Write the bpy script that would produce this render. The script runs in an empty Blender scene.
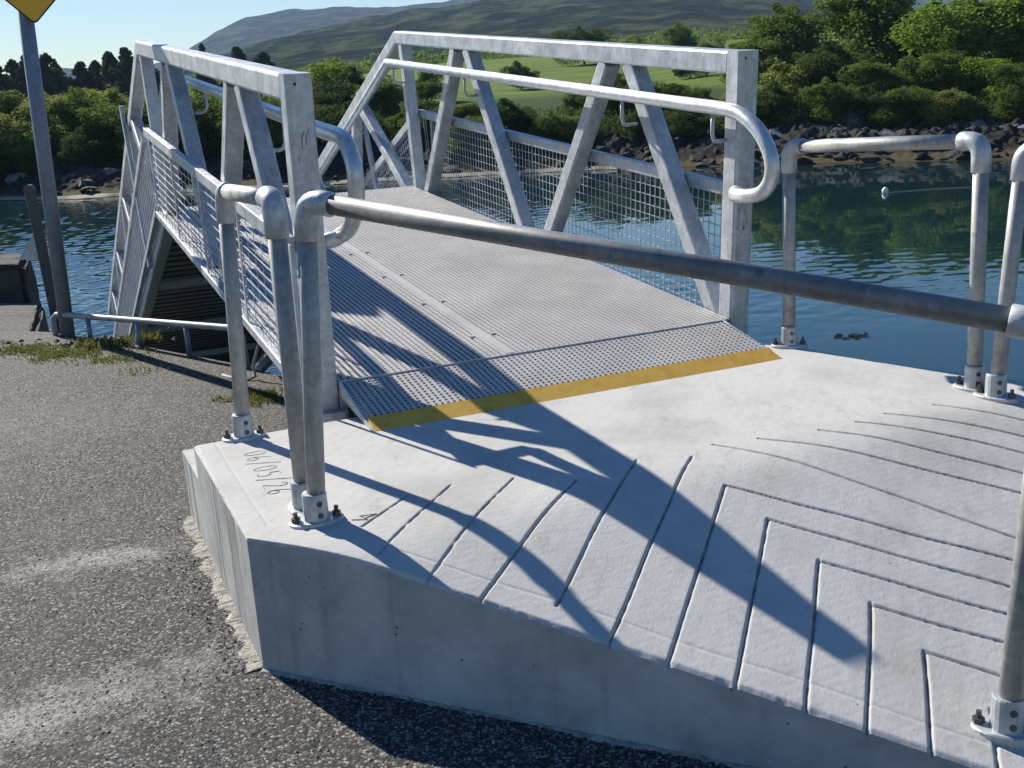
import bpy, math, random
import numpy as np
from mathutils import Vector, Matrix
random.seed(7); rng = np.random.default_rng(7)
sc = bpy.context.scene
COL = sc.collection
R_ = math.radians
GZ = 1.55                                    # camera height above the quay surface (z = 0)

# ------------------------------------------------------------------ helpers
class MB:
    """collects shapes and links them as ONE mesh object"""
    def __init__(s): s.v = []; s.f = []
    def add(s, vs, fs):
        o = len(s.v); s.v += [tuple(map(float, p)) for p in vs]; s.f += [tuple(o + i for i in f) for f in fs]
    def hexa(s, p):                          # 8 points, bottom loop then top loop
        s.add(p, [(3,2,1,0),(4,5,6,7),(0,1,5,4),(1,2,6,5),(2,3,7,6),(3,0,4,7)])
    def bar(s, a, b, wx, wy, side):          # rectangular bar from a to b; side = direction of wx
        a = np.array(a, float); b = np.array(b, float); t = (b-a)/np.linalg.norm(b-a)
        x = np.array(side, float); x = x - t*(x@t); x /= np.linalg.norm(x); y = np.cross(t, x)
        r = min(wx, wy)*0.12
        prof = []
        for sx, sy in ((-1,-1),(1,-1),(1,1),(-1,1)):
            cx, cy = sx*(wx/2-r), sy*(wy/2-r)
            a0 = {(-1,-1):180,(1,-1):270,(1,1):0,(-1,1):90}[(sx,sy)]
            for k in (0, 45, 90):
                an = R_(a0+k); prof.append((cx+r*math.cos(an), cy+r*math.sin(an)))
        n = len(prof)
        vs = [a+x*u+y*v for u, v in prof]+[b+x*u+y*v for u, v in prof]
        fs = [(i, (i+1) % n, n+(i+1) % n, n+i) for i in range(n)]
        fs += [tuple(range(n-1, -1, -1)), tuple(range(n, 2*n))]
        s.add(vs, fs)
    def box(s, a, b, wx, wy, side):          # sharp bar, 8 vertices
        a = np.array(a, float); b = np.array(b, float); t = (b-a)/np.linalg.norm(b-a)
        x = np.array(side, float); x = x - t*(x@t); x /= np.linalg.norm(x); y = np.cross(t, x)
        q = [(-wx/2,-wy/2),(wx/2,-wy/2),(wx/2,wy/2),(-wx/2,wy/2)]
        s.hexa([a+x*u+y*v for u, v in q]+[b+x*u+y*v for u, v in q])
    def tube(s, path, r, n=14, cap=True):
        P_ = [np.array(p, float) for p in path]; m = len(P_)
        rr = r if hasattr(r, '__len__') else [r]*m
        T = []
        for i in range(m):
            t = P_[min(i+1, m-1)]-P_[max(i-1, 0)]; T.append(t/np.linalg.norm(t))
        up = np.array([0, 0, 1.]) if abs(T[0][2]) < .9 else np.array([1., 0, 0])
        x = np.cross(up, T[0]); x /= np.linalg.norm(x)
        vs = []
        for i in range(m):
            x = x - T[i]*(x@T[i]); x /= np.linalg.norm(x); y = np.cross(T[i], x)
            for k in range(n):
                a = 2*math.pi*k/n; vs.append(P_[i]+rr[i]*(x*math.cos(a)+y*math.sin(a)))
        fs = [(i*n+k, i*n+(k+1) % n, (i+1)*n+(k+1) % n, (i+1)*n+k) for i in range(m-1) for k in range(n)]
        if cap: fs += [tuple(range(n-1, -1, -1)), tuple(range((m-1)*n, m*n))]
        s.add(vs, fs)
    def build(s, name, mat, parent=None, smooth=False, **props):
        o0 = np.zeros(3) if parent is None else np.array(world_loc(parent))
        return mesh_np(name, np.array(s.v)-o0, s.f, mat, parent, smooth, **props)

def world_loc(o):
    l = Vector((0, 0, 0))
    while o is not None: l = l + o.location; o = o.parent
    return l

def mesh_np(name, v, f, mat, parent=None, smooth=False, **props):
    me = bpy.data.meshes.new(name)
    v = np.asarray(v, np.float32)
    if isinstance(f, np.ndarray):            # (n,4) or (n,3) array: fast path
        n, k = f.shape
        me.vertices.add(len(v)); me.vertices.foreach_set('co', v.ravel())
        me.loops.add(n*k); me.loops.foreach_set('vertex_index', f.ravel().astype(np.int32))
        me.polygons.add(n); me.polygons.foreach_set('loop_start', np.arange(0, n*k, k, dtype=np.int32))
        me.update(calc_edges=True)
    else:
        me.from_pydata(v.tolist(), [], f); me.update()
    if smooth: me.polygons.foreach_set('use_smooth', [True]*len(me.polygons))
    mats = mat if isinstance(mat, (list, tuple)) else [mat]
    for m in mats: me.materials.append(m)
    o = bpy.data.objects.new(name, me); COL.objects.link(o)
    if parent is not None: o.parent = parent
    for k_, val in props.items(): o[k_] = val
    return o

def thing(name, label, cat, loc, group=None):
    o = bpy.data.objects.new(name, None); COL.objects.link(o); o.location = loc
    o.empty_display_size = .1
    o['label'] = label; o['category'] = cat
    if group: o['group'] = group
    return o
def tag(o, label, cat, group=None):
    o['label'] = label; o['category'] = cat
    if group: o['group'] = group
    return o

# ------------------------------------------------------------------ materials
class NB:
    def __init__(s, name):
        s.m = bpy.data.materials.new(name); s.m.use_nodes = True; s.t = s.m.node_tree; s.t.nodes.clear()
        s.out = s.n('ShaderNodeOutputMaterial')
    def n(s, typ, **kw):
        nd = s.t.nodes.new(typ)
        for k, v in kw.items():
            if k in nd.inputs: nd.inputs[k].default_value = v
            else: setattr(nd, k, v)
        return nd
    def l(s, a, b): s.t.links.new(a, b)
    def coord(s, scale=(1, 1, 1), kind='Object'):
        c = s.n('ShaderNodeTexCoord'); m = s.n('ShaderNodeMapping'); m.inputs['Scale'].default_value = scale
        s.l(c.outputs[kind], m.inputs['Vector']); return m.outputs['Vector']
    def noise(s, vec, scale, detail=4, rough=.55):
        nd = s.n('ShaderNodeTexNoise', Scale=scale, Detail=detail, Roughness=rough); s.l(vec, nd.inputs['Vector']); return nd
    def ramp(s, fac, stops):
        r = s.n('ShaderNodeValToRGB'); e = r.color_ramp.elements
        while len(e) < len(stops): e.new(.5)
        for i, (p, c) in enumerate(stops):
            e[i].position = p; e[i].color = (*c, 1) if len(c) == 3 else c
        s.l(fac, r.inputs['Fac']); return r.outputs['Color']
    def mix(s, a, b, fac, mode='MIX'):
        m = s.n('ShaderNodeMix', data_type='RGBA', blend_type=mode)
        for sock, val in ((m.inputs[6], a), (m.inputs[7], b), (m.inputs[0], fac)):
            if hasattr(val, 'is_linked') or hasattr(val, 'links'): s.l(val, sock)
            elif isinstance(val, tuple): sock.default_value = (*val, 1)
            else: sock.default_value = val
        return m.outputs[2]
    def bump(s, h, strength, dist=.01, nrm=None):
        b = s.n('ShaderNodeBump', Strength=strength, Distance=dist); s.l(h, b.inputs['Height'])
        if nrm: s.l(nrm, b.inputs['Normal'])
        return b.outputs['Normal']
    def bsdf(s, color=None, rough=.6, metal=0., normal=None, spec=.5, **kw):
        b = s.n('ShaderNodeBsdfPrincipled')
        for sock, val in (('Base Color', color), ('Roughness', rough), ('Metallic', metal)):
            if val is None: continue
            if hasattr(val, 'links'): s.l(val, b.inputs[sock])
            elif isinstance(val, tuple): b.inputs[sock].default_value = (*val, 1)
            else: b.inputs[sock].default_value = val
        b.inputs['Specular IOR Level'].default_value = spec
        for k, v in kw.items(): b.inputs[k].default_value = v
        if normal: s.l(normal, b.inputs['Normal'])
        s.l(b.outputs['BSDF'], s.out.inputs['Surface']); return b

def m_galv(name, lo, hi, metal=.45, stain=0.0, rough=(.38, .6)):
    k = NB(name); v = k.coord()
    n1 = k.noise(v, 9, 5, .6); n2 = k.n('ShaderNodeTexVoronoi', Scale=55.); k.l(v, n2.inputs['Vector'])
    c = k.ramp(n1.outputs['Fac'], [(.3, lo), (.7, hi)])
    gs = k.n('ShaderNodeRGBToBW'); k.l(n2.outputs['Color'], gs.inputs[0]); c = k.mix(c, gs.outputs[0], .15, 'OVERLAY'); n5 = k.noise(k.coord((60, 60, 5)), 1, 4, .6); c = k.mix(c, k.ramp(n5.outputs['Fac'], [(.35, (.3,)*3), (.65, (.75,)*3)]), .22, 'OVERLAY')
    if stain:
        n3 = k.noise(k.coord((3, 3, 3)), 6, 6, .7)
        c = k.mix(c, (.07, .06, .05), k.ramp(n3.outputs['Fac'], [(.58, (0,0,0)), (.72, (stain,)*3)]))
    r = k.ramp(n1.outputs['Fac'], [(.3, (rough[0],)*3), (.7, (rough[1],)*3)])
    nb = k.bump(k.noise(v, 140, 3).outputs['Fac'], .12, .002)
    k.bsdf(c, r, metal, nb); return k.m
M = {}
M['galv'] = m_galv('galvanised_steel', (.34,.36,.38), (.52,.54,.56), .4)
M['galv_bright'] = m_galv('galvanised_tube', (.46,.48,.50), (.62,.64,.65), .5, 0, (.28, .45))
M['galv_pipe'] = m_galv('weathered_pipe', (.24,.245,.24), (.40,.405,.39), .25, .5, (.45, .65))
M['rail_dark'] = m_galv('stained_rail', (.13,.135,.14), (.22,.225,.225), .25, .75, (.45, .6))
M['fitting'] = m_galv('cast_fitting', (.36,.38,.39), (.5,.52,.53), .35, .25)
M['pole'] = m_galv('sign_pole_metal', (.17,.19,.22), (.24,.265,.30), .25)
M['darkpost'] = m_galv('mooring_metal', (.05,.055,.06), (.09,.095,.1), .2)
M['under'] = m_galv('underside_plank', (.20,.22,.25), (.34,.36,.40), .1)
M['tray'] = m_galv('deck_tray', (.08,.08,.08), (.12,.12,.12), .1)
M['dark'] = m_galv('bolt_metal', (.06,.06,.06), (.14,.13,.12), .5)

k = NB('deck_grating'); v = k.coord()
c = k.ramp(k.noise(v, 3, 4).outputs['Fac'], [(.35, (.36,.345,.335)), (.7, (.46,.445,.43))])
k.bsdf(c, .55, .15); M['deck'] = k.m

k = NB('yellow_nosing'); v = k.coord()
n1 = k.noise(v, 14, 6, .65)
c = k.ramp(n1.outputs['Fac'], [(.3, (.52,.28,.03)), (.55, (.68,.39,.05)), (.8, (.52,.34,.10))])
k.bsdf(c, .8, 0, k.bump(k.noise(v, 400, 2).outputs['Fac'], .5, .002)); M['yellow'] = k.m

k = NB('sign_yellow'); k.bsdf((.78,.40,.012), .45, 0); M['signyellow'] = k.m
k = NB('sign_black'); k.bsdf((.015,.015,.017), .5, 0); M['black'] = k.m

k = NB('concrete'); v = k.coord()
n1 = k.noise(v, 2.2, 6, .62); n2 = k.noise(v, 26, 5, .6); n3 = k.noise(v, 420, 2)
c = k.ramp(n1.outputs['Fac'], [(.32, (.37,.36,.335)), (.5, (.47,.46,.435)), (.68, (.53,.52,.495))])
c = k.mix(c, (.36,.345,.315), k.ramp(n1.outputs['Fac'], [(.55, (0,0,0)), (.68, (.55,)*3)])); c = k.mix(c, (.36,.345,.32), k.ramp(n2.outputs['Fac'], [(.55, (0,0,0)), (.75, (.45,)*3)]))
sp = k.n('ShaderNodeTexVoronoi', Scale=9.); k.l(v, sp.inputs['Vector'])
c = k.mix(c, (.10,.095,.09), k.ramp(sp.outputs['Distance'], [(.022, (.9,)*3), (.036, (0,0,0))]))
n4 = k.noise(v, 130, 4, .7)
c = k.mix(c, (.30,.29,.27), k.ramp(n4.outputs['Fac'], [(.55, (0,0,0)), (.75, (.5,)*3)]))
tw = k.noise(k.coord((3.2, 1.4, 1)), 3.2, 9, .78); c = k.mix(c, (.26,.245,.215), k.ramp(tw.outputs['Fac'], [(.55, (0,0,0)), (.72, (.55,)*3)]))
ag = k.n('ShaderNodeAttribute', attribute_name='groove_tone'); gm = k.n('ShaderNodeMath', operation='MULTIPLY'); k.l(ag.outputs['Fac'], gm.inputs[0]); gm.inputs[1].default_value = .5
c = k.mix(c, (.10,.092,.08), gm.outputs[0])  # colour darkens along the groove lines
nb = k.bump(n4.outputs['Fac'], .10, .002); nb = k.bump(n3.outputs['Fac'], .4, .0015, nb)
k.bsdf(c, .88, 0, nb, .25); M['concrete'] = k.m

k = NB('concrete_formed_side'); v = k.coord()
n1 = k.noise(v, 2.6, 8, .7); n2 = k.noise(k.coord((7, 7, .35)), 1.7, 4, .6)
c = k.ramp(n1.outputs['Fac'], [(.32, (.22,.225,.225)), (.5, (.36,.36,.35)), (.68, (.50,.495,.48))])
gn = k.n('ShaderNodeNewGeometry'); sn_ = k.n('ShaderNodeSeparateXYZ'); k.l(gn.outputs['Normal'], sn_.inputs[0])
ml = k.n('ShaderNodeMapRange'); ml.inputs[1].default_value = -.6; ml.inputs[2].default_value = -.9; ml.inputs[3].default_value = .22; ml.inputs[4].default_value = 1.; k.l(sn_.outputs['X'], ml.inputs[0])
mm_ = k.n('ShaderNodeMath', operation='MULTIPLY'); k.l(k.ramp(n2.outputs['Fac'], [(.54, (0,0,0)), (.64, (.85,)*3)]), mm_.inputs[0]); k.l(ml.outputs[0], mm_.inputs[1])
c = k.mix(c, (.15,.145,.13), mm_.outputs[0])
sp = k.n('ShaderNodeTexVoronoi', Scale=30.); k.l(v, sp.inputs['Vector'])
sz = k.n('ShaderNodeMath', operation='MULTIPLY_ADD'); k.l(k.noise(v, 8, 3, .6).outputs['Fac'], sz.inputs[0]); sz.inputs[1].default_value = .9; k.l(sp.outputs['Distance'], sz.inputs[2])
hole = k.ramp(sz.outputs[0], [(.44, (1,)*3), (.48, (0,0,0))])
c = k.mix(c, (.08,.08,.075), hole)
nb = k.bump(hole, -.5, .006); nb = k.bump(k.noise(v, 90, 4).outputs['Fac'], .25, .004, nb)
k.bsdf(c, .8, 0, nb, .3); M['concrete_side'] = k.m

k = NB('mortar'); v = k.coord()
c = k.ramp(k.noise(v, 30, 5).outputs['Fac'], [(.3, (.22,.20,.17)), (.7, (.46,.43,.38))])
k.bsdf(c, .9, 0, k.bump(k.noise(v, 120, 4).outputs['Fac'], .8, .01), .2); M['mortar'] = k.m

k = NB('asphalt'); v = k.coord()
vo = k.n('ShaderNodeTexVoronoi', Scale=115.); k.l(v, vo.inputs['Vector'])
big = k.noise(v, .9, 6, .6); mid = k.noise(v, 7, 5, .65); fine = k.noise(v, 60, 4, .7)
sep = k.n('ShaderNodeSeparateColor'); k.l(vo.outputs['Color'], sep.inputs[0])
c = k.ramp(sep.outputs[0], [(0, (.020,.019,.017)), (.4, (.066,.061,.054)), (.72, (.145,.134,.12)), (1, (.34,.32,.29))])
c = k.mix(c, (.02,.019,.018), k.ramp(vo.outputs['Distance'], [(.38, (0,0,0)), (.7, (.9,)*3)]))
def patch(cx, cy, sx_, sy_, rot):             # a spill of concrete dust lying on the road
    mp_ = k.n('ShaderNodeMapping'); mp_.vector_type = 'TEXTURE'; mp_.inputs['Location'].default_value = (cx, cy, 0); mp_.inputs['Rotation'].default_value = (0, 0, rot); mp_.inputs['Scale'].default_value = (sx_, sy_, 1e6)
    k.l(v, mp_.inputs['Vector']); le_ = k.n('ShaderNodeVectorMath', operation='LENGTH'); k.l(mp_.outputs[0], le_.inputs[0])
    a_ = k.n('ShaderNodeMath', operation='MULTIPLY_ADD'); k.l(fine.outputs['Fac'], a_.inputs[0]); a_.inputs[1].default_value = 1.1; k.l(le_.outputs['Value'], a_.inputs[2])
    b2 = k.n('ShaderNodeMath', operation='MULTIPLY_ADD'); k.l(mid.outputs['Fac'], b2.inputs[0]); b2.inputs[1].default_value = 2.6; k.l(a_.outputs[0], b2.inputs[2])
    return k.ramp(b2.outputs[0], [(.62, (.85,)*3), (1.0, (.0,)*3)]) if False else b2.outputs[0]
for args in ((-1.55, 3.70, .42, .16, .25), (-1.35, 2.65, .75, .22, .5), (-1.75, 2.42, .5, .2, .4), (-2.6, 5.6, 1.2, .8, 0)):
    po = patch(*args); mr_ = k.n('ShaderNodeMapRange'); mr_.inputs[1].default_value = 1.95; mr_.inputs[2].default_value = 2.75; mr_.inputs[3].default_value = .72 if args[0] > -2.5 else .3; mr_.inputs[4].default_value = 0; k.l(po, mr_.inputs[0])
    mu_ = k.n('ShaderNodeMath', operation='MULTIPLY'); k.l(mr_.outputs[0], mu_.inputs[0]); mu2 = k.n('ShaderNodeMapRange'); mu2.inputs[3].default_value = .15; mu2.inputs[4].default_value = 1.25; k.l(sep.outputs[1], mu2.inputs[0]); k.l(mu2.outputs[0], mu_.inputs[1])
    c = k.mix(c, (.40,.385,.36) if args[0] > -2.5 else (.24,.20,.175), mu_.outputs[0])
c = k.mix(c, (.105,.09,.076), k.ramp(big.outputs['Fac'], [(.5, (0,0,0)), (.75, (.5,)*3)]))
inv = k.n('ShaderNodeMath', operation='SUBTRACT'); inv.inputs[0].default_value = 1; k.l(vo.outputs['Distance'], inv.inputs[1])
nb = k.bump(mid.outputs['Fac'], .4, .02); nb = k.bump(inv.outputs[0], .35, .005, nb); nb = k.bump(fine.outputs['Fac'], .3, .004, nb)
k.bsdf(c, .88, 0, nb, .3); M['asphalt'] = k.m

k = NB('quay_stone'); v = k.coord()
c = k.ramp(k.noise(v, 5, 6, .65).outputs['Fac'], [(.3, (.03,.029,.028)), (.7, (.085,.08,.075))])
k.bsdf(c, .9, 0, k.bump(k.noise(v, 18, 6).outputs['Fac'], .8, .03), .2); M['quay'] = k.m
k = NB('rough_slab'); v = k.coord()
c = k.ramp(k.noise(v, 34, 6, .7).outputs['Fac'], [(.3, (.07,.066,.06)), (.7, (.25,.235,.21))])
k.bsdf(c, .9, 0, k.bump(k.noise(v, 60, 6, .7).outputs['Fac'], 1., .02), .2); M['slab'] = k.m

k = NB('pebble'); oi = k.n('ShaderNodeTexCoord')
vo = k.n('ShaderNodeTexVoronoi', Scale=60.); k.l(oi.outputs['Object'], vo.inputs['Vector'])
sep = k.n('ShaderNodeSeparateColor'); k.l(vo.outputs['Color'], sep.inputs[0])
c = k.ramp(sep.outputs[0], [(0, (.042,.037,.031)), (.4, (.10,.09,.077)), (.8, (.185,.168,.143)), (1, (.36,.335,.295))])
k.bsdf(c, .85); M['pebble'] = k.m

k = NB('water'); k.bsdf((.008,.026,.030), .02, 0, None, .5, IOR=1.333); M['water'] = k.m

k = NB('far_shore_ground'); v = k.coord()
sx = k.n('ShaderNodeSeparateXYZ'); k.l(v, sx.inputs[0])
nz = k.noise(v, 1.1, 6, .68)
ad = k.n('ShaderNodeMath', operation='MULTIPLY_ADD'); k.l(nz.outputs['Fac'], ad.inputs[0]); ad.inputs[1].default_value = .7; k.l(sx.outputs['Z'], ad.inputs[2])
mrr = k.n('ShaderNodeMapRange'); mrr.inputs[1].default_value = -2.45; mrr.inputs[2].default_value = 1.2; k.l(ad.outputs[0], mrr.inputs[0])
band = k.ramp(mrr.outputs[0], [(.0, (.03,.025,.015)), (.10, (.075,.058,.03)), (.16, (.085,.066,.034)), (.20, (.026,.023,.018)), (.5, (.04,.04,.035)), (.66, (.03,.045,.014)), (.8, (.03,.055,.012))])
fieldn = k.noise(k.coord((1, 2.2, 1)), .11, 8, .72)
grass = k.ramp(fieldn.outputs['Fac'], [(.36, (.055,.10,.012)), (.5, (.09,.145,.018)), (.62, (.135,.17,.03)), (.72, (.085,.10,.03))])
mf = k.n('ShaderNodeMapRange'); mf.inputs[1].default_value = .6; mf.inputs[2].default_value = 1.1; k.l(sx.outputs['Z'], mf.inputs[0])
c = k.mix(band, grass, mf.outputs[0])
k.bsdf(c, .95, 0, k.bump(k.noise(v, 5, 6, .7).outputs['Fac'], .5, .10), .1); M['shore'] = k.m

k = NB('sand'); v = k.coord()
k.bsdf(k.ramp(k.noise(v, 1.5, 5).outputs['Fac'], [(.3, (.20,.175,.12)), (.7, (.34,.30,.22))]), .9); M['sand'] = k.m

k = NB('hill_heath'); v = k.coord()
n1 = k.noise(k.coord((.8, 1, 1.6)), .028, 10, .76); n2 = k.noise(k.coord((.35, .8, 3)), .03, 8, .7)
c = k.ramp(n1.outputs['Fac'], [(.42, (.008,.015,.008)), (.49, (.028,.042,.015)), (.53, (.075,.095,.03)), (.62, (.14,.14,.065))])
c = k.mix(c, (.012,.02,.010), k.ramp(n2.outputs['Fac'], [(.5, (0,0,0)), (.62, (.8,)*3)]))
k.bsdf(c, 1, 0, k.bump(n1.outputs['Fac'], 1., 20), 0); M['hill'] = k.m

k = NB('rock'); v = k.coord()
oi = k.n('ShaderNodeObjectInfo')
c = k.ramp(k.noise(v, 1.6, 7, .7).outputs['Fac'], [(.32, (.05,.05,.053)), (.5, (.17,.17,.175)), (.7, (.36,.36,.365))])
k.bsdf(c, .85, 0, k.bump(k.noise(v, 5, 6, .7).outputs['Fac'], .9, .12), .25); M['rock'] = k.m
k = NB('dark_rock'); v = k.coord()
c = k.ramp(k.noise(v, 1.6, 7, .7).outputs['Fac'], [(.35, (.018,.018,.017)), (.6, (.06,.056,.05)), (.8, (.13,.12,.10))])
k.bsdf(c, .8, 0, k.bump(k.noise(v, 5, 6, .7).outputs['Fac'], .9, .12), .3); M['dark_rock'] = k.m
k = NB('bark'); k.bsdf((.05,.04,.03), .9); M['bark'] = k.m

def m_leaf(name, lo, hi, tr):
    k = NB(name); v = k.coord()
    n1 = k.noise(v, 1.1, 4, .6); n2 = k.noise(v, 11, 2)
    oi = k.n('ShaderNodeObjectInfo')
    f = k.n('ShaderNodeMath', operation='MULTIPLY_ADD'); k.l(n2.outputs['Fac'], f.inputs[0]); f.inputs[1].default_value = .8; k.l(n1.outputs['Fac'], f.inputs[2])
    f2 = k.n('ShaderNodeMath', operation='MULTIPLY_ADD'); k.l(oi.outputs['Random'], f2.inputs[0]); f2.inputs[1].default_value = .25; k.l(f.outputs[0], f2.inputs[2])
    c = k.ramp(f2.outputs[0], [(.65, lo), (1.0, tuple((a+b)/2 for a, b in zip(lo, hi))), (1.3, hi)])
    e = c.node.color_ramp.elements; e[0].position = .62; e[1].position = .8; e[2].position = .98
    d = k.n('ShaderNodeBsdfPrincipled', Roughness=.8); k.l(c, d.inputs['Base Color']); d.inputs['Specular IOR Level'].default_value = .06
    t = k.n('ShaderNodeBsdfTranslucent'); k.l(k.mix(c, (1., .95, .35), 1., 'MULTIPLY') if False else c, t.inputs['Color'])
    mx = k.n('ShaderNodeMixShader'); mx.inputs[0].default_value = tr
    k.l(d.outputs[0], mx.inputs[1]); k.l(t.outputs[0], mx.inputs[2]); k.l(mx.outputs[0], k.out.inputs['Surface'])
    return k.m
M['leaf_mid'] = m_leaf('leaf_mid', (.034,.062,.012), (.125,.185,.034), .48)
M['leaf_dark'] = m_leaf('leaf_dark', (.022,.042,.011), (.072,.115,.026), .42)
M['leaf_lime'] = m_leaf('leaf_lime', (.06,.105,.014), (.17,.255,.036), .5)
M['leaf_olive'] = m_leaf('leaf_olive', (.075,.098,.02), (.22,.25,.06), .5)
M['needles'] = m_leaf('needles', (.028,.042,.028), (.055,.08,.045), .25)
M['grass'] = m_leaf('grass_blade', (.05,.068,.016), (.17,.175,.052), .35)
k = NB('weed'); k.bsdf((.012,.014,.008), .9, spec=.05); M['weed'] = k.m
k = NB('buoy_white'); k.bsdf((.8,.8,.78), .4); M['white'] = k.m
k = NB('rope_fibre'); k.bsdf((.35,.33,.30), .9); M['rope'] = k.m
k = NB('pencil_scratch'); k.bsdf((.22,.215,.21), .9); M['scratch'] = k.m
k = NB('worn_label'); v = k.coord()
k.bsdf(k.ramp(k.noise(k.coord((40, 40, 6)), 1.2, 5, .7).outputs['Fac'], [(.42, (.46,.47,.48)), (.55, (.30,.30,.31)), (.64, (.05,.05,.055))]), .6, .1); M['sticker'] = k.m

# ------------------------------------------------------------------ camera
Rm = [[0.998150710932862, -0.015649199150695858, -0.058738920914195004],
      [-0.06078781345156441, -0.25696366378177427, -0.9645073961518518],
      [0.0, 0.9662943537358527, -0.25743974428632976]]
cam = bpy.data.cameras.new('camera'); co = bpy.data.objects.new('camera', cam); COL.objects.link(co)
cam.sensor_width = 36; cam.lens = 36*1106.625/1024; cam.clip_start = .05; cam.clip_end = 20000
r_, d_, f_ = (Vector(q) for q in Rm)
co.matrix_world = Matrix(((r_.x, -d_.x, -f_.x, 0), (r_.y, -d_.y, -f_.y, 0), (r_.z, -d_.z, -f_.z, GZ), (0, 0, 0, 1)))
sc.camera = co

# ------------------------------------------------------------------ light
SUN_EL, SUN_AZ = R_(32.7), R_(130.8)         # azimuth counter-clockwise from +X
tv = Vector((-math.cos(SUN_EL)*math.cos(SUN_AZ), -math.cos(SUN_EL)*math.sin(SUN_AZ), -math.sin(SUN_EL)))
sl = bpy.data.lights.new('sun', 'SUN'); sl.energy = 5.0; sl.angle = R_(.53); sl.color = (1., .945, .845)
so = bpy.data.objects.new('sun', sl); COL.objects.link(so); so.rotation_euler = tv.to_track_quat('-Z', 'Y').to_euler()
w = bpy.data.worlds.new('World'); sc.world = w; w.use_nodes = True
nt = w.node_tree; bg = nt.nodes['Background']; sk = nt.nodes.new('ShaderNodeTexSky')
sk.sky_type = 'NISHITA'; sk.sun_disc = False; sk.sun_elevation = SUN_EL
sk.sun_rotation = R_(90)-SUN_AZ; sk.air_density = 1.15; sk.dust_density = .15; sk.ozone_density = 4.0
hs = nt.nodes.new('ShaderNodeHueSaturation'); hs.inputs['Saturation'].default_value = 1.3; hs.inputs['Hue'].default_value = .509; nt.links.new(sk.outputs[0], hs.inputs['Color']); nt.links.new(hs.outputs[0], bg.inputs[0]); bg.inputs[1].default_value = .066
sc.view_settings.view_transform = 'Standard'; sc.view_settings.look = 'None'; sc.view_settings.exposure = 0.84

# ------------------------------------------------------------------ bridge frame
yaw, slp, lean = 0.40295, 0.08537, 0.07231
BW, BH, SB = 2.016, 1.1538, .1
dv = np.array([-math.sin(yaw)*math.cos(slp), math.cos(yaw)*math.cos(slp), math.sin(slp)])
cv = np.array([math.cos(yaw), math.sin(yaw), 0.]); dh = np.array([-math.sin(yaw), math.cos(yaw), 0.])
nv = dh*(-math.sin(lean)) + np.array([0, 0, 1.])*math.cos(lean)
O = np.array([-0.76452, 4.11297, -1.05558+GZ])
def P(s, x, h): return O+dv*s+cv*x+nv*h
# ramp frame (beyond the knee)
RS = .48; _n = math.hypot(1, RS); e1 = (1/_n, -RS/_n); e2 = (RS/_n, 1/_n)
SK, HK = 4.3, 0.0                            # knee at deck level
def Q(a, x, h):                              # along ramp, across, above ramp deck
    return P(SK+e1[0]*a+e2[0]*h, x, HK+e1[1]*a+e2[1]*h)
def dirQ(): return dv*e1[0]+nv*e1[1]
RL = 9.0                                     # ramp length
HT = BH-SB/2                                 # chord centre height
# where the top chords meet (bisector of the bend)
bend = math.atan(RS); tb = math.tan(bend/2)
def knee_s(h): return SK + h*tb
def knee_a(h): return h*-tb

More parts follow.
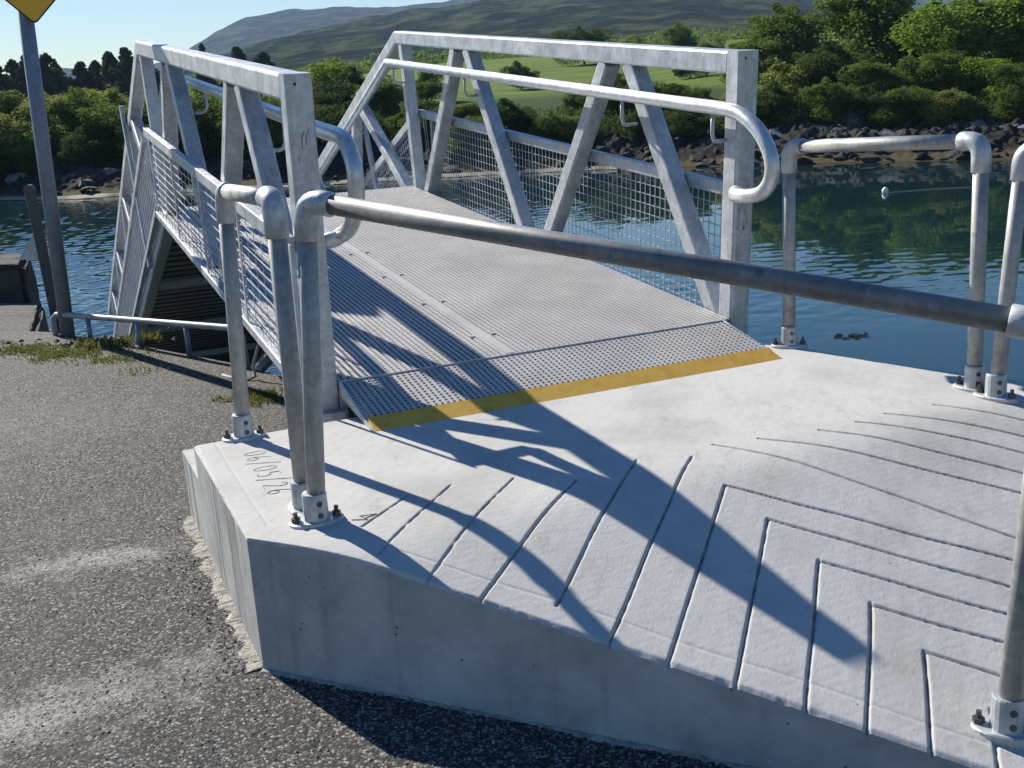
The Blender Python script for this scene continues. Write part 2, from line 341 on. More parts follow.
gang = thing('gangway', 'galvanised steel footbridge with truss sides and ribbed deck bending down to the water', 'gangway', tuple(P(0, BW/2, 0)))
for side, x in ((-1, SB/2), (1, BW-SB/2)):
    a, b = P(0, x, -.02), P(0, x, HT); 
    m = MB(); m.bar(P(SB/2, x, -.17), P(SB/2, x, BH), SB, SB, cv); m.build('post', M['galv'], gang)
    m = MB(); m.bar(P(SB/2-.012, x, -.22), P(SB/2-.012, x, -.11), .15, .16, cv); m.build('foot_block', M['galv'], gang)
    m = MB(); ks = knee_s(HT)
    m.bar(P(SB-.001, x, HT), P(ks, x, HT), SB-.003, SB-.003, cv)
    m.bar(Q(knee_a(HT)-.012, x, HT), Q(RL, x, HT), SB-.004, SB-.004, cv)
    m.build('top_chord', M['galv'], gang)
    m = MB(); hb, hw = (-.06, .12) if side < 0 else (-.105, .06)
    m.bar(P(SB+.002, x, hb), P(knee_s(hb), x, hb), SB-.004, hw, cv)
    m.bar(Q(knee_a(hb), x, hb), Q(RL, x, hb), SB-.006, .12, cv)
    m.build('bottom_chord', M['galv'], gang)
    D = .088; bay = 1.05
    for s0, s1 in ((.15, .97), (1.97, 1.20), (2.25, 3.12), (4.04, 3.33)):
        m = MB(); m.bar(P(s0-(.04*(s1-s0)), x, -.01 if side < 0 else -.08), P(s1, x, BH-SB+.01), D, D, cv); m.build('diagonal_brace', M['galv'], gang)
    m = MB(); m.bar(P(SK-.04, x, -.01 if side < 0 else -.08), P(ks-.1, x, BH-SB+.01), D*.95, D, cv); m.build('knee_post', M['galv'], gang)
    a0 = .08
    for j in range(8):
        s0 = .2+1.05*j; up = j % 2 == 0
        m = MB(); m.bar(Q(s0, x, -.01 if up else BH-SB), Q(s0+.85, x, BH-SB if up else -.01), D, D*.9, cv); m.build('diagonal_brace', M['galv'], gang)
    # lifting post at the first ramp bay with a rounded head
    xo = x + side*.07
    m = MB(); c0, c1 = Q(1.32, xo, -.1), Q(1.32, xo, BH+.10); m.bar(c0, c1, .03, .075, cv)
    ring = [c1+(dirQ()*math.cos(t)+(c1-c0)/np.linalg.norm(c1-c0)*math.sin(t))*.037 for t in np.linspace(0, math.pi, 9)]
    m.add([q-cv*.014 for q in ring]+[q+cv*.014 for q in ring], [tuple(range(9)), tuple(range(17, 8, -1))]+[(i+1, i, i+9, i+10) for i in range(8)])
    m.build('lifting_post', M['galv'], gang)
    # infill: frame rail + welded mesh on the outer face
    xm = -.022 if side < 0 else BW+.022
    m = MB(); TR = .57
    m.bar(P(.06, xm, TR-.03), P(knee_s(TR)-.05, xm, TR-.03), .04, .06, cv); zb_ = -.03 if side < 0 else -.10; m.bar(P(.06, xm, zb_), P(knee_s(0)-.02, xm, zb_), .036, .045, cv)
    for s_ in ((.02, 1.05, 2.1, 3.15, 4.18) if side < 0 else (.16, 4.18)): m.box(P(s_, xm+side*.012, .0), P(s_, xm+side*.012, TR-.02), .006, .03, cv)
    m.build('infill_frame', M['galv'], gang)
    m = MB()
    for i in range(86):
        s_ = .03+i*.049
        if (side < 0 and i % 3) or i < 3: continue
        m.box(P(s_, xm, -.01 if side < 0 else -.08), P(s_+(TR*tb if i > 83 else 0), xm, TR-.04), .003, .0032 if side > 0 else .002, cv)
    for j in range(1 if side < 0 else -1, 11): h = .006+j*.0505; m.box(P(.15, xm+.004*side, h), P(4.16, xm+.004*side, h), .0035 if side > 0 else .004, .0035 if side > 0 else .0055, cv)
    m.build('mesh_panel', M['galv'], gang)
    m = MB()
    m.bar(Q(.02, xm, TR-.03), Q(RL, xm, TR-.03), .04, .06, cv); m.bar(Q(.02, xm, .0), Q(RL, xm, .0), .036, .045, cv)
    m.build('infill_frame', M['galv'], gang)
    m = MB()
    for i in range(170): s_ = .03+i*.0515; m.box(Q(s_, xm, .015), Q(s_, xm, TR-.04), .004, .0035, cv)
    for j in range(1, 11): h = .006+j*.0505; m.box(Q(.02, xm+.004*side, h), Q(RL-.05, xm+.004*side, h), .005, .006, cv)
    m.build('mesh_panel', M['galv'], gang)
    # tubular handrail with a returned loop at the front post
    xh = SB+.085 if side < 0 else BW-SB-.085; hh = .925
    pts = [Q(RL, xh, hh-.02)]
    pts += [Q(.25, xh, hh-.01), P(knee_s(hh)-.02, xh, hh)]
    pts += [P(s_, xh, hh) for s_ in (3.4, 2.4, 1.4, .5)]
    f0 = 0.0 if side > 0 else .2
    arc = [(-.05, hh), (-.17, .905), (-.28, .85), (-.355, .765), (-.36, .68), (-.30, .615), (-.20, .588)] if side > 0 else \
          [(-.02, hh), (-.10, .895), (-.155, .835), (-.16, .76), (-.13, .68), (-.05, .61), (.03, .57), (.09, .55)]
    # smooth the arc
    A_ = [np.array(q) for q in [(.25, hh)]+arc]
    sm = []
    for i in range(len(A_)-1):
        p0, p1, p2, p3 = A_[max(i-1, 0)], A_[i], A_[i+1], A_[min(i+2, len(A_)-1)]
        for t in np.linspace(0, 1, 5)[:-1]:
            sm.append(.5*((2*p1)+(-p0+p2)*t+(2*p0-5*p1+4*p2-p3)*t*t+(-p0+3*p1-3*p2+p3)*t**3))
    sm.append(A_[-1]); pts += [P(q[0], xh, q[1]) for q in sm]
    xi = SB+.02 if side < 0 else BW-SB-.02
    le = sm[-1]; pts += [P(le[0]+.10, xh*.75+xi*.25, le[1]-.012), P(le[0]+.17, xi, le[1]-.015)] if side > 0 else [P(.07, xh*.5+xi*.5, .54), P(.06, xi-.03, .535)]
    m = MB(); m.tube(pts, .0302, 16); hr = m.build('handrail', M['galv_bright'], gang, True)
    for s_ in ([.06, .84, 2.9, 4.36] if side > 0 else [.9, 2.9]):
        m = MB(); xi2 = xh - side*-.055
        m.tube([P(s_, xh, hh-.02), P(s_, xh, hh-.11), P(s_+.003, xh+side*.012, hh-.138), P(s_+.01, xh+side*.03, hh-.145), P(s_+.03, xh+side*.10, hh-.145)], .009, 8)
        m.build('bracket', M['galv'], hr, True)
    for a_ in (.9, 2.4):
        m = MB(); m.tube([Q(a_, xh, hh-.02), Q(a_, xh, hh-.12), Q(a_+.03, xh+side*.03, hh-.15), Q(a_+.04, xh+side*.085, hh-.15)], .009, 8); m.build('bracket', M['galv'], hr, True)

# deck gratings: lengthwise ribs over cross bars, two panels and a bolted seam
x0d, x1d, xs = SB+.004, BW-SB-.004, .835
for xa, xb, xo1, xo2 in ((x0d, xs-.018, .006, x0d-.004), (xs+.018, x1d, x1d+.006, BW-.006)):
    m = MB(); nr = int(round((xb-xa)/.0245)); 
    for i in range(nr+1):
        xx = xa+.007+(xb-xa-.014)*i/nr; m.box(P(.012, xx, -.012), P(SK, xx, -.012), .0125, .024, cv)
    for i in range(174):
        s_ = .02+i*.02465; m.box(P(s_, xa, -.0165), P(s_, xb, -.0165), .009, .024, dv)
        if i > 6 and xa < .5: m.box(P(s_, xo1, .0035), P(s_, xo2, .0035), .009, .004, dv)
    for i in range(5 if xa < .5 else 0):
        xx = xo1+.006+(xo2-xo1-.012)*i/4; m.box(P(.17, xx, .004), P(SK-.03, xx, .004), .0125, .008, cv)
    m.build('deck_grating', M['deck'], gang)
m = MB(); m.box(P(.012, xs, -.009), P(SK, xs, -.009), .034, .024, cv)
for s_ in np.arange(.3, 4.2, .62):
    for dx in (-.05, .05):
        q = P(s_, xs+dx, 0); m.tube([q, q+nv*.006], .011, 8)
m.build('seam_strip', M['deck'], gang)
for s_ in (.05, 1.05, 2.1, 3.15, 4.22):
    m = MB(); m.box(P(s_, SB+.002, -.075), P(s_, BW-SB-.002, -.075), .09, .08, dv); m.build('cross_beam', M['galv'], gang)
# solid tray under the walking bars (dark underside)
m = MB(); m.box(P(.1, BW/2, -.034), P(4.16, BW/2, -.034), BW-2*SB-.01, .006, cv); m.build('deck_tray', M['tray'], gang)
# ramp deck of transverse planks with narrow gaps
m = MB(); i = 0; a_ = .0
while a_ < RL-.2:
    m.box(Q(a_+.004, BW/2, -.012), Q(a_+.168, BW/2, -.012), BW-2*SB-.012, .022, cv)
    a_ += .19
m.build('ramp_planking', M['under'], gang)
m = MB(); a_ = .18
while a_ < RL-.3: m.box(Q(a_-.03, BW/2, -.0265), Q(a_+.03, BW/2, -.0265), BW-2*SB-.012, .005, cv); a_ += .19
m.build('gap_shade_strip', M['black'], gang)  # added black strips put the shade of the plank gaps into colour
m = MB(); m.box(Q(.02, SB+.004, -.12), Q(.02, BW-SB-.004, -.12), .10, .12, dirQ())
m.build('cross_beam', M['galv'], gang)
for a_ in (2.1, 4.2, 6.3):
    m = MB(); m.box(Q(a_, SB+.004, -.1), Q(a_, BW-SB-.004, -.1), .07, .07, dirQ()); m.build('ramp_beam', M['under'], gang)
# hinged threshold flap with the yellow nosing
fx0, fx1 = SB+.012, BW-SB-.045
F0, F1 = (-.004, -.004), (-.345, -.033)
def FL(t, x, h=0): s_ = F0[0]+(F1[0]-F0[0])*t; hh_ = F0[1]+(F1[1]-F0[1])*t; return P(s_, x, hh_+h)
fl = MB(); fl.hexa([FL(0, fx0, -.034), FL(0, fx1, -.034), FL(1, fx1, -.034), FL(1, fx0, -.034), FL(0, fx0, -.014), FL(0, fx1, -.014), FL(1, fx1, -.014), FL(1, fx0, -.014)])
fo = fl.build('threshold_flap', M['under'], gang)
m = MB(); nr = 72
for i in range(nr+1): xx = fx0+.02+(fx1-fx0-.04)*i/nr; m.box(FL(.02, xx, -.009), FL(1, xx, -.009), .0125, .018, cv)
for i in range(14): t = .035+i*.073; m.box(FL(t, fx0, -.0105), FL(t, fx1, -.0105), .009, .018, dv)
m.build('grip_grating', M['deck'], fo)
for xx in (fx0-.005, fx1+.005):
    m = MB(); m.hexa([FL(-.02, xx-.004, -.05), FL(-.02, xx+.004, -.05), P(-.44, xx+.004, -.07), P(-.44, xx-.004, -.07), FL(-.02, xx-.004, .004), FL(-.02, xx+.004, .004), P(-.44, xx+.004, -.058), P(-.44, xx-.004, -.058)])
    m.build('side_plate', M['galv_bright'], fo)
m = MB(); m.hexa([P(-.344, fx0, -.058), P(-.344, fx1, -.058), P(-.445, fx1, -.068), P(-.445, fx0, -.068), P(-.344, fx0, -.030), P(-.344, fx1, -.030), P(-.445, fx1, -.062), P(-.445, fx0, -.062)])
m.build('yellow_nosing', M['yellow'], fo)
m = MB(); m.hexa([P(.001, fx0, -.03), P(.001, fx1, -.03), P(.010, fx1, -.03), P(.010, fx0, -.03), P(.001, fx0, .001), P(.001, fx1, .001), P(.010, fx1, .001), P(.010, fx0, .001)])
m.build('hinge_bar', M['galv'], gang)
# worn label on the right post, scratch marks on the left one
m = MB(); m.hexa([P(-.0005, BW-.085, .40), P(-.0005, BW-.02, .40), P(-.002, BW-.02, .40), P(-.002, BW-.085, .40), P(-.0005, BW-.085, .62), P(-.0005, BW-.02, .62), P(-.002, BW-.02, .62), P(-.002, BW-.085, .62)])
m.build('worn_sticker', M['sticker'], gang)
m = MB()
for k0, pts in enumerate(([(.055,.985),(.046,.97),(.042,.945),(.043,.92)], [(.073,.99),(.063,.975),(.058,.955),(.06,.935)], [(.03,.90),(.027,.885),(.029,.87)])):
    m = MB(); m.tube([P(-.0008, x_, h_-.03) for x_, h_ in pts], .0018, 5); m.build('scratch_mark', M['scratch'], gang)
for xx, hh_ in ((.035, BH-.035), (BW-SB+.03, BH-.03)):
    m = MB(); m.tube([P(.001, xx, hh_), P(-.001, xx, hh_)], .006, 8); m.build('vent_hole', M['black'], gang)

# ------------------------------------------------------------------ concrete landing
K = np.array([-.754, 2.842]); FD = np.array([.90174, -.43228])
def ztop(xy):
    q = -((xy-K)@dh[:2]); t = .05
    return GZ-1.15-.243*t*np.log1p(np.exp((q-.22)/t))
front = [K+FD*t for t in (0, 3.3)]
def B2(s, x): return P(s, x, 0)[:2]
back = [np.array([-1.135, 3.735]), B2(-.17, 2.03), np.array([1.30, 4.57]), np.array([1.46, 4.33]), np.array([1.74, 4.06]), np.array([2.1, 3.74]), np.array([3.4, 2.4])]
tau = [0, .50, .55, .60, .68, .76, 1.]
NU, NV = 1250, 540
tt = np.linspace(0, 1, NU); ww = np.linspace(0, 1, NV)
# denser sampling near the left, where the camera looks
Fp = np.array([front[0]+(front[1]-front[0])*(t**1.15) for t in tt])
Bp = np.stack([np.interp(tt, tau, [b[i] for b in back]) for i in (0, 1)], 1)
XY = Fp[:, None, :]*(1-ww[None, :, None])+Bp[:, None, :]*ww[None, :, None]
Z = ztop(XY.reshape(-1, 2)).reshape(NU, NV)
def seg_dist(pts, a, b):
    a = np.array(a); b = np.array(b); ab = b-a; t = np.clip(((pts-a)@ab)/(ab@ab), 0, 1)
    return np.linalg.norm(pts-(a+t[:, None]*ab), axis=1)
grooves = [[(.949,2.388),(.845,2.055)], [(.877,2.562),(.725,2.12)], [(.794,2.737),(.605,2.175)], [(.702,2.921),(.465,2.245)], [(.615,3.09),(.32,2.315)],
           [(.552,3.301),(.192,2.385)], [(.377,3.298),(.078,2.52)], [(.178,3.151),(-.107,2.54)], [(-.014,3.2),(-.25,2.60)], [(-.204,3.171),(-.378,2.715)], [(-.33,3.10),(-.44,2.88)],
           [(1.03,2.2),(.965,1.995)], [(1.11,2.05),(1.08,1.95)]]
rights = [[(.949,2.388),(1.096,2.312)], [(.875,2.556),(1.153,2.429)], [(.793,2.733),(1.206,2.537)], [(.702,2.921),(1.261,2.648)], [(.615,3.09),(1.318,2.763)],
          [(.639,3.403),(1.372,2.871)], [(.795,3.439),(1.479,3.098)], [(1.007,3.493),(1.531,3.214)], [(1.154,3.555),(1.589,3.336)], [(1.275,3.625),(1.638,3.438)], [(1.466,3.692),(1.695,3.547)]]
for a, b in rights:
    a_, b_ = np.array(a), np.array(b); dd = (b_-a_)/np.linalg.norm(b_-a_); grooves.append([tuple(a_), tuple(b_+dd*.8)])
pts = XY.reshape(-1, 2); dz = np.zeros(len(pts)); groove_dark = np.zeros(len(pts))
def lownoise(p, f, seed):
    r = np.random.default_rng(seed); o = np.zeros(len(p))
    for i in range(7):
        th = r.uniform(0, 6.28); kf = f*r.uniform(.5, 1.6); o += np.sin(kf*(p[:, 0]*math.cos(th)+p[:, 1]*math.sin(th))+r.uniform(0, 6.28))
    return o/2.6
wob = lownoise(pts, 16, 3)*.0018
pw = pts+np.stack([wob, lownoise(pts, 16, 9)*.0018], 1)
for i, (a, b) in enumerate(grooves):
    a_ = np.array(a); b_ = np.array(b)
    box = (pts[:, 0] > min(a_[0], b_[0])-.05) & (pts[:, 0] < max(a_[0], b_[0])+.05) & (pts[:, 1] > min(a_[1], b_[1])-.05) & (pts[:, 1] < max(a_[1], b_[1])+.05)
    idx = np.nonzero(box)[0]; d = seg_dist(pw[idx], a, b)
    depth = .010 if i < 6 else (.005 if i in (8, 9, 10) else .009)
    tfade = 1.0
    jag = 1+(.22 if i < 13 else .10)*lownoise(pts[idx], 110, 40+i); prof = -depth*jag*np.exp(-(d/.0038)**2)
    groove_dark[idx] = np.maximum(groove_dark[idx], np.exp(-(d/.0052)**2)*np.clip(jag, .3, 1.2)*(1 if i > 12 else (.7 if i < 8 else .5)))
    dz[idx] = np.where(np.abs(prof) > np.abs(dz[idx]), prof, dz[idx])
# trowel line set in from the front edge, and the edge of the left margin
fe = (pts-K)@np.array([.43228, .90174])
dz += -.0022*np.exp(-((fe-.085+lownoise(pts, 9, 4)*.003)/.004)**2)*((pts-K)@FD > .2)
le = (pts-K)@cv[:2]
dz += -.0016*np.exp(-((le-.075+lownoise(pts, 6, 5)*.004)/.005)**2)*(fe > .1)
dz += lownoise(pts, 3, 6)*.0010+lownoise(pts, 150, 8)*.00015+rng.normal(0, .00018, len(pts))
Z = Z+dz.reshape(NU, NV)
V = np.concatenate([XY, Z[:, :, None]], 2)
# rounded arris: pull the rim down a little and inwards noise
V[:, :, 2] += 0; nz_rim = lownoise(pts, 70, 61).reshape(NU, NV)
rim = np.minimum(np.minimum(np.arange(NU)[:, None]*.0035, 9), np.minimum(np.arange(NV)[None, :], np.arange(NV)[::-1][None, :])*.0045)
V[:, :, 2] -= .007*np.exp(-(rim/.006)**2)+.004*np.clip(nz_rim, 0, 2)*np.exp(-(rim/.009)**2)
V -= np.array([K[0], K[1], 0])
idx = np.arange(NU*NV).reshape(NU, NV)
Fq = np.stack([idx[:-1, :-1], idx[1:, :-1], idx[1:, 1:], idx[:-1, 1:]], -1).reshape(-1, 4)
landing = thing('concrete_landing', 'pale new concrete landing with herringbone grooves sloping down from the gangway', 'concrete landing', (K[0], K[1], 0))
gt = mesh_np('grooved_top', V.reshape(-1, 3), Fq, M['concrete'], landing, True)
at = gt.data.attributes.new('groove_tone', 'FLOAT', 'POINT'); at.data.foreach_set('value', groove_dark.astype(np.float32))
# sides
loop = list(idx[:, 0])+list(idx[-1, 1:])+list(idx[::-1, -1][1:])+list(idx[0, ::-1][1:-1])
top = V.reshape(-1, 3)[loop]; n = len(loop)
bot = top.copy(); bot[:, 2] = -.35
sv = np.concatenate([top, bot]); ar = np.arange(n)
sf = np.stack([ar, ar+n, (ar+1) % n+n, (ar+1) % n], 1)
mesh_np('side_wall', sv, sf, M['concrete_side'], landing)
# low stub left by the formwork at the back of the left face
lf = back[0]-K; lfn = lf/np.linalg.norm(lf); out = np.array([-lfn[1], lfn[0]])
def L2(t, o_, z): q = K+lfn*t+out*o_; return (q[0], q[1], z)
L_ = np.linalg.norm(lf)
m = MB(); m.hexa([L2(L_, -.4, -.1), L2(L_, .0, -.1), L2(L_+.42, .0, -.1), L2(L_+.42, -.4, -.1), L2(L_, -.4, .275), L2(L_, .0, .275), L2(L_+.42, .0, .265), L2(L_+.42, -.4, .265)])
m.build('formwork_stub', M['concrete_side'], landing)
# spilt mortar along the foot of the left face and the front face
def spill(p0, p1, outw, n_, wlo, whi, seed, h=.022):
    r = np.random.default_rng(seed); vs = []; fs = []
    ts = np.linspace(0, 1, n_); wd = np.interp(ts, np.linspace(0, 1, 24), r.uniform(wlo, whi, 24))+r.normal(0, .0035, n_)
    for t, wd_ in zip(ts, wd):
        q = np.array(p0)*(1-t)+np.array(p1)*t; hh_ = h*r.uniform(.5, 1.2)
        wd_ = max(wd_, .006)
        for kx, kz in ((-.02, hh_), (.0, hh_), (wd_*.55, hh_*.75), (wd_*.9, hh_*.4), (wd_, -.01)):
            z_ = kz+r.normal(0, .0008); e = q+np.array(outw)*(kx+r.normal(0, .0012)); vs.append((e[0], e[1], z_))
    for i in range(n_-1):
        for j in range(4): fs.append((i*5+j, (i+1)*5+j, (i+1)*5+j+1, i*5+j+1))
    m = MB(); m.add(vs, fs); return m
spill(K-lfn*.0, K+lfn*1.36, out, 320, .012, .06, 4, .007).build('mortar_spill', M['mortar'], landing, True)
fo_ = np.array([-.43228, -.90174])
spill(K, K+FD*2.6, fo_, 320, .006, .024, 5, .006).build('mortar_spill', M['mortar'], landing, True)
# date scratched by hand: 06/05/26, and a small tick mark
def surf(xy): xy = np.array(xy); return np.array([xy[0], xy[1], float(ztop(xy[None])[0])+.0012])
tA, tB = np.array([-.905, 3.62]), np.array([-.725, 3.17])
rd = (tB-tA); TL = np.linalg.norm(rd); rd /= TL; up_ = np.array([-rd[1], rd[0]])
glyph = {'0': [[(.5+.38*math.cos(t), .5+.5*math.sin(t)) for t in np.linspace(1.2, 1.2+6.4, 14)]],
         '6': [[(.75, 1.05), (.4, .8), (.18, .45), (.2, .15), (.5, 0), (.8, .15), (.75, .4), (.5, .5), (.25, .35)]],
         '/': [[(.1, -.15), (.9, 1.3)]],
         '5': [[(.85, 1), (.3, 1), (.25, .58), (.6, .6), (.85, .35), (.6, .02), (.15, .08)]],
         '2': [[(.15, .8), (.4, 1), (.75, .9), (.75, .6), (.15, 0), (.9, .02)]]}
m = MB(); cw = TL/8; chh = .075
for i, ch in enumerate('06/05/26'):
    for st in glyph[ch]:
        pl = [tA+rd*(i*cw+px*cw*.8)+up_*((py-.4)*chh) for px, py in st]
        m.tube([surf(q) for q in pl], .0016, 5)
m.build('scratched_date', M['scratch'], landing)
m = MB(); m.tube([surf(q) for q in ((-.475,2.93),(-.43,2.925),(-.455,2.955),(-.41,2.965),(-.44,2.935))], .0022, 5); m.build('tick_mark', M['scratch'], landing)

# ------------------------------------------------------------------ key-clamp pipe railings
PR = .0266
def flange(root, base, ang, nm='base_flange'):
    z = base[2]; m = MB(); ux = np.array([math.cos(ang), math.sin(ang), 0]); uy = np.array([-ux[1], ux[0], 0]); B_ = np.array(base)
    ring = [B_+ux*.078*math.copysign(abs(math.cos(t))**.8, math.cos(t))+uy*.047*math.sin(t) for t in np.linspace(0, 2*math.pi, 28, endpoint=False)]
    m.add([q+np.array([0, 0, -.012]) for q in ring]+[q+np.array([0, 0, .009]) for q in ring]+[B_+(q-B_)*.93+np.array([0, 0, .012]) for q in ring],
          [(i, (i+1) % 28, 28+(i+1) % 28, 28+i) for i in range(28)]+[(28+i, 28+(i+1) % 28, 56+(i+1) % 28, 56+i) for i in range(28)]+[tuple(range(56, 84))])
    m.tube([B_+np.array([0, 0, .005]), B_+np.array([0, 0, .085]), B_+np.array([0, 0, .09])], [.0365, .035, .033], 20)
    fl_ = m.build(nm, M['fitting'], root, False)
    tocam = -B_[:2]/np.linalg.norm(B_[:2]); tc = np.array([tocam[0]*.94+tocam[1]*-.34, tocam[1]*.94+tocam[0]*.34, 0])
    for hz in (.03, .064):
        m = MB(); q = B_+tc*.0315+np.array([0, 0, hz]); m.tube([q, q+tc*.0055], .0085, 8); m.build('set_screw', M['dark'], fl_)
    for sgn in (-1, 1):
        m = MB(); q = B_+ux*.058*sgn+np.array([0, 0, .008]); m.tube([q, q+np.array([0, 0, .003])], .019, 10); m.tube([q, q+np.array([0, 0, .016])], .0135, 6); m.tube([q, q+np.array([0, 0, .032])], .0065, 8)
        m.build('bolt', M['dark'], fl_)
def elbow_pts(a, c, b, r=.055, n_=8):
    a, c, b = map(lambda q: np.array(q, float), (a, c, b)); u = (a-c)/np.linalg.norm(a-c); v = (b-c)/np.linalg.norm(b-c)
    p, q = c+u*r, c+v*r
    return [(1-t)**2*p+2*t*(1-t)*c+t*t*q for t in np.linspace(0, 1, n_)], u, v
def hoop(label, base1, top1, base2, top2, angs, collar2=True):
    b1, t1, b2, t2 = (np.array(q, float)+np.array([0, 0, GZ]) for q in (base1, top1, base2, top2))
    root = thing('pipe_railing', label, 'railing', tuple(b1), 'galvanised pipe railings bolted to the concrete landing')
    for b, t, o_, ang in ((b1, t1, t2, angs[0]), (b2, t2, t1, angs[1])):
        up = t-b; m = MB(); m.tube([b+up*.02, b+up*.5, t-up/np.linalg.norm(up)*.05], PR, 18); m.build('post', M['galv_pipe'], root, True)
        flange(root, b, ang)
        e, u, v = elbow_pts(b, t, o_)
        m = MB(); m.tube([e[0]+u*.052, e[0]+u*.05]+e+[e[-1]+v*.028, e[-1]+v*.03], [.030, .0332]+[.0332]*len(e)+[.0332, .030], 18)
        m.build('elbow', M['fitting'], root, True)
    v = (t2-t1)/np.linalg.norm(t2-t1); m = MB()
    m.tube([t1+v*.06, (t1+t2)/2, t2-v*.06], PR, 18); m.build('rail', M['rail_dark'] if 'stained' in label else M['galv_pipe'], root, True)
    return root
hoop('short pipe hoop at the back left corner of the landing, beside the scratched date', (-.968,3.793,-1.15), (-.933,3.802,-.278), (-.624,3.038,-1.15), (-.616,3.04,-.250), (R_(20), R_(110)))
hoop('long dark stained pipe rail running across the front of the landing', (-.575,2.937,-1.152), (-.515,2.963,-.253), (1.038,2.135,-1.425), (1.066,2.10,-.513), (R_(20), R_(155)))
hoop('pipe hoop at the water edge to the right of the gangway end post', (1.210,4.665,-1.15), (1.206,4.668,-.300), (1.672,3.848,-1.15), (1.652,3.84,-.266), (R_(-10), R_(-50)))
hoop('pipe rail leaving the picture behind the near front post, its elbow cut by the frame', (1.70,3.735,-1.153), (1.742,3.72,-.29), (3.0,2.75,-1.42), (3.0,2.75,-.5), (R_(-50), R_(-50)))

# ------------------------------------------------------------------ quay, road
EDGE = [(-3.45, 8.15), (-2.62, 7.52), (-1.75, 6.75), (-1.25, 6.2), (-.4, 5.35), (.55, 4.75), (1.05, 4.45), (1.4, 4.0), (1.9, 3.6), (3.2, 2.2), (5, .3), (7, -3)]
m = MB(); poly = [(-9, -4.), (7, -4.)]+EDGE[::-1][0:]+[(-3.8, 8.3), (-9, 10.2)]
# one sheet, gently uneven near the camera
gx = np.linspace(-9, 7, 240); gy = np.linspace(-4, 10.4, 216)
m.add([(x, y, 0) for x, y in poly], [tuple(range(len(poly)))])
rr_ = np.random.default_rng(5); NC = 52000
yy = 1.7+6.0*rr_.random(NC)**1.7; xx = -.62*yy-.3+(.62*yy+.3+.9)*rr_.random(NC)
ins = ((xx-K[0])*.43228+(yy-K[1])*.90174 > 0) & ((xx-K[0])*cv[0]+(yy-K[1])*cv[1] > 0)
ok = ~ins & (xx*.75+yy*.66 < 2.75) & (xx+yy*.9 < 4.2); xx, yy = xx[ok], yy[ok]; NC = len(xx)
oct0 = np.array([(1,0,0),(0,1,0),(-1,0,0),(0,-1,0),(0,0,1)], float); of0 = np.array([(0,1,4),(1,2,4),(2,3,4),(3,0,4)])
r0 = rr_.choice([.0018, .0027, .0038, .0054], NC, p=[.3, .35, .25, .1])*rr_.uniform(.8, 1.25, NC); an = rr_.uniform(0, 6.28, NC)
q_ = oct0[None]*rr_.uniform(.6, 1.3, (NC, 5, 1))*r0[:, None, None]; q_[:, 4, :2] += rr_.normal(0, .35, (NC, 2))*r0[:, None]; q_[:, 4, 2] *= .62
cx_, sx_ = np.cos(an)[:, None], np.sin(an)[:, None]
V_ = np.stack([xx[:, None]+q_[:, :, 0]*cx_-q_[:, :, 1]*sx_, yy[:, None]+q_[:, :, 0]*sx_+q_[:, :, 1]*cx_, q_[:, :, 2]], -1).reshape(-1, 3)
o_ = len(m.v); F_ = (of0[None]+(np.arange(NC)*5)[:, None, None]+o_).reshape(-1, 3)
m.v += [tuple(q) for q in V_.tolist()]; m.f += [tuple(f) for f in F_.tolist()]
road = m.build('road', [M['asphalt'], M['pebble']], None, kind='structure')
mi = np.ones(len(road.data.polygons), np.int32); mi[0] = 0; road.data.polygons.foreach_set('material_index', mi)
wl = EDGE[::-1]+[(-3.8, 8.3), (-9, 10.2)]
m = MB(); 
for a, b in zip(wl[:-1], wl[1:]): m.add([(*a, -.004), (*b, -.004), (*b, -3.4), (*a, -3.4)], [(0, 1, 2, 3)])
inn = [(x-.35, y-.5) for x, y in wl]
for i in range(len(wl)-1): m.add([(*wl[i], -.004), (*wl[i+1], -.004), (*inn[i+1], -.004), (*inn[i], -.004), (*inn[i], -3.4), (*inn[i+1], -3.4)], [(3, 2, 1, 0), (4, 5, 2, 3)])
q = m.build('quay_wall', M['quay']); tag(q, 'dark stone quay wall dropping to the water under the gangway', 'quay wall')
def roughbox(name, p, label, cat, mat, seed, amp=.02, nsub=14):
    bm_v = []; bm_f = []; r = np.random.default_rng(seed)
    import bmesh
    bm = bmesh.new(); vs = [bm.verts.new(q) for q in p]
    for f in [(3,2,1,0),(4,5,6,7),(0,1,5,4),(1,2,6,5),(2,3,7,6),(3,0,4,7)]: bm.faces.new([vs[i] for i in f])
    bmesh.ops.bevel(bm, geom=bm.edges[:], offset=.05, segments=2, affect='EDGES')
    bmesh.ops.subdivide_edges(bm, edges=bm.edges[:], cuts=7, use_grid_fill=True)
    for v_ in bm.verts: v_.co += Vector(r.normal(0, amp*.35, 3))
    me = bpy.data.meshes.new(name); bm.to_mesh(me); bm.free(); me.materials.append(mat)
    o = bpy.data.objects.new(name, me); COL.objects.link(o); return tag(o, label, cat)
roughbox('stone_slab', [(-7, 8.9, -3), (-3.42, 8.02, -3), (-3.9, 9.6, -3), (-7, 10.9, -3), (-7, 8.9, -.03), (-3.50, 8.05, -.01), (-4.03, 9.55, .0), (-7, 10.9, .01)], 'sunlit rough grey slab between the road and the dark wall block', 'slab', M['slab'], 1, .02)
roughbox('wall_block', [(-7.5, 9.9, -.3), (-4.24, 9.75, -.3), (-4.48, 10.6, -.3), (-7.5, 11.2, -.3), (-7.5, 9.9, .32), (-4.23, 9.75, .31), (-4.47, 10.5, .32), (-7.5, 11.2, .34)], 'dark weathered wall block with grass on top at the left quay edge', 'wall', M['quay'], 2, .012)

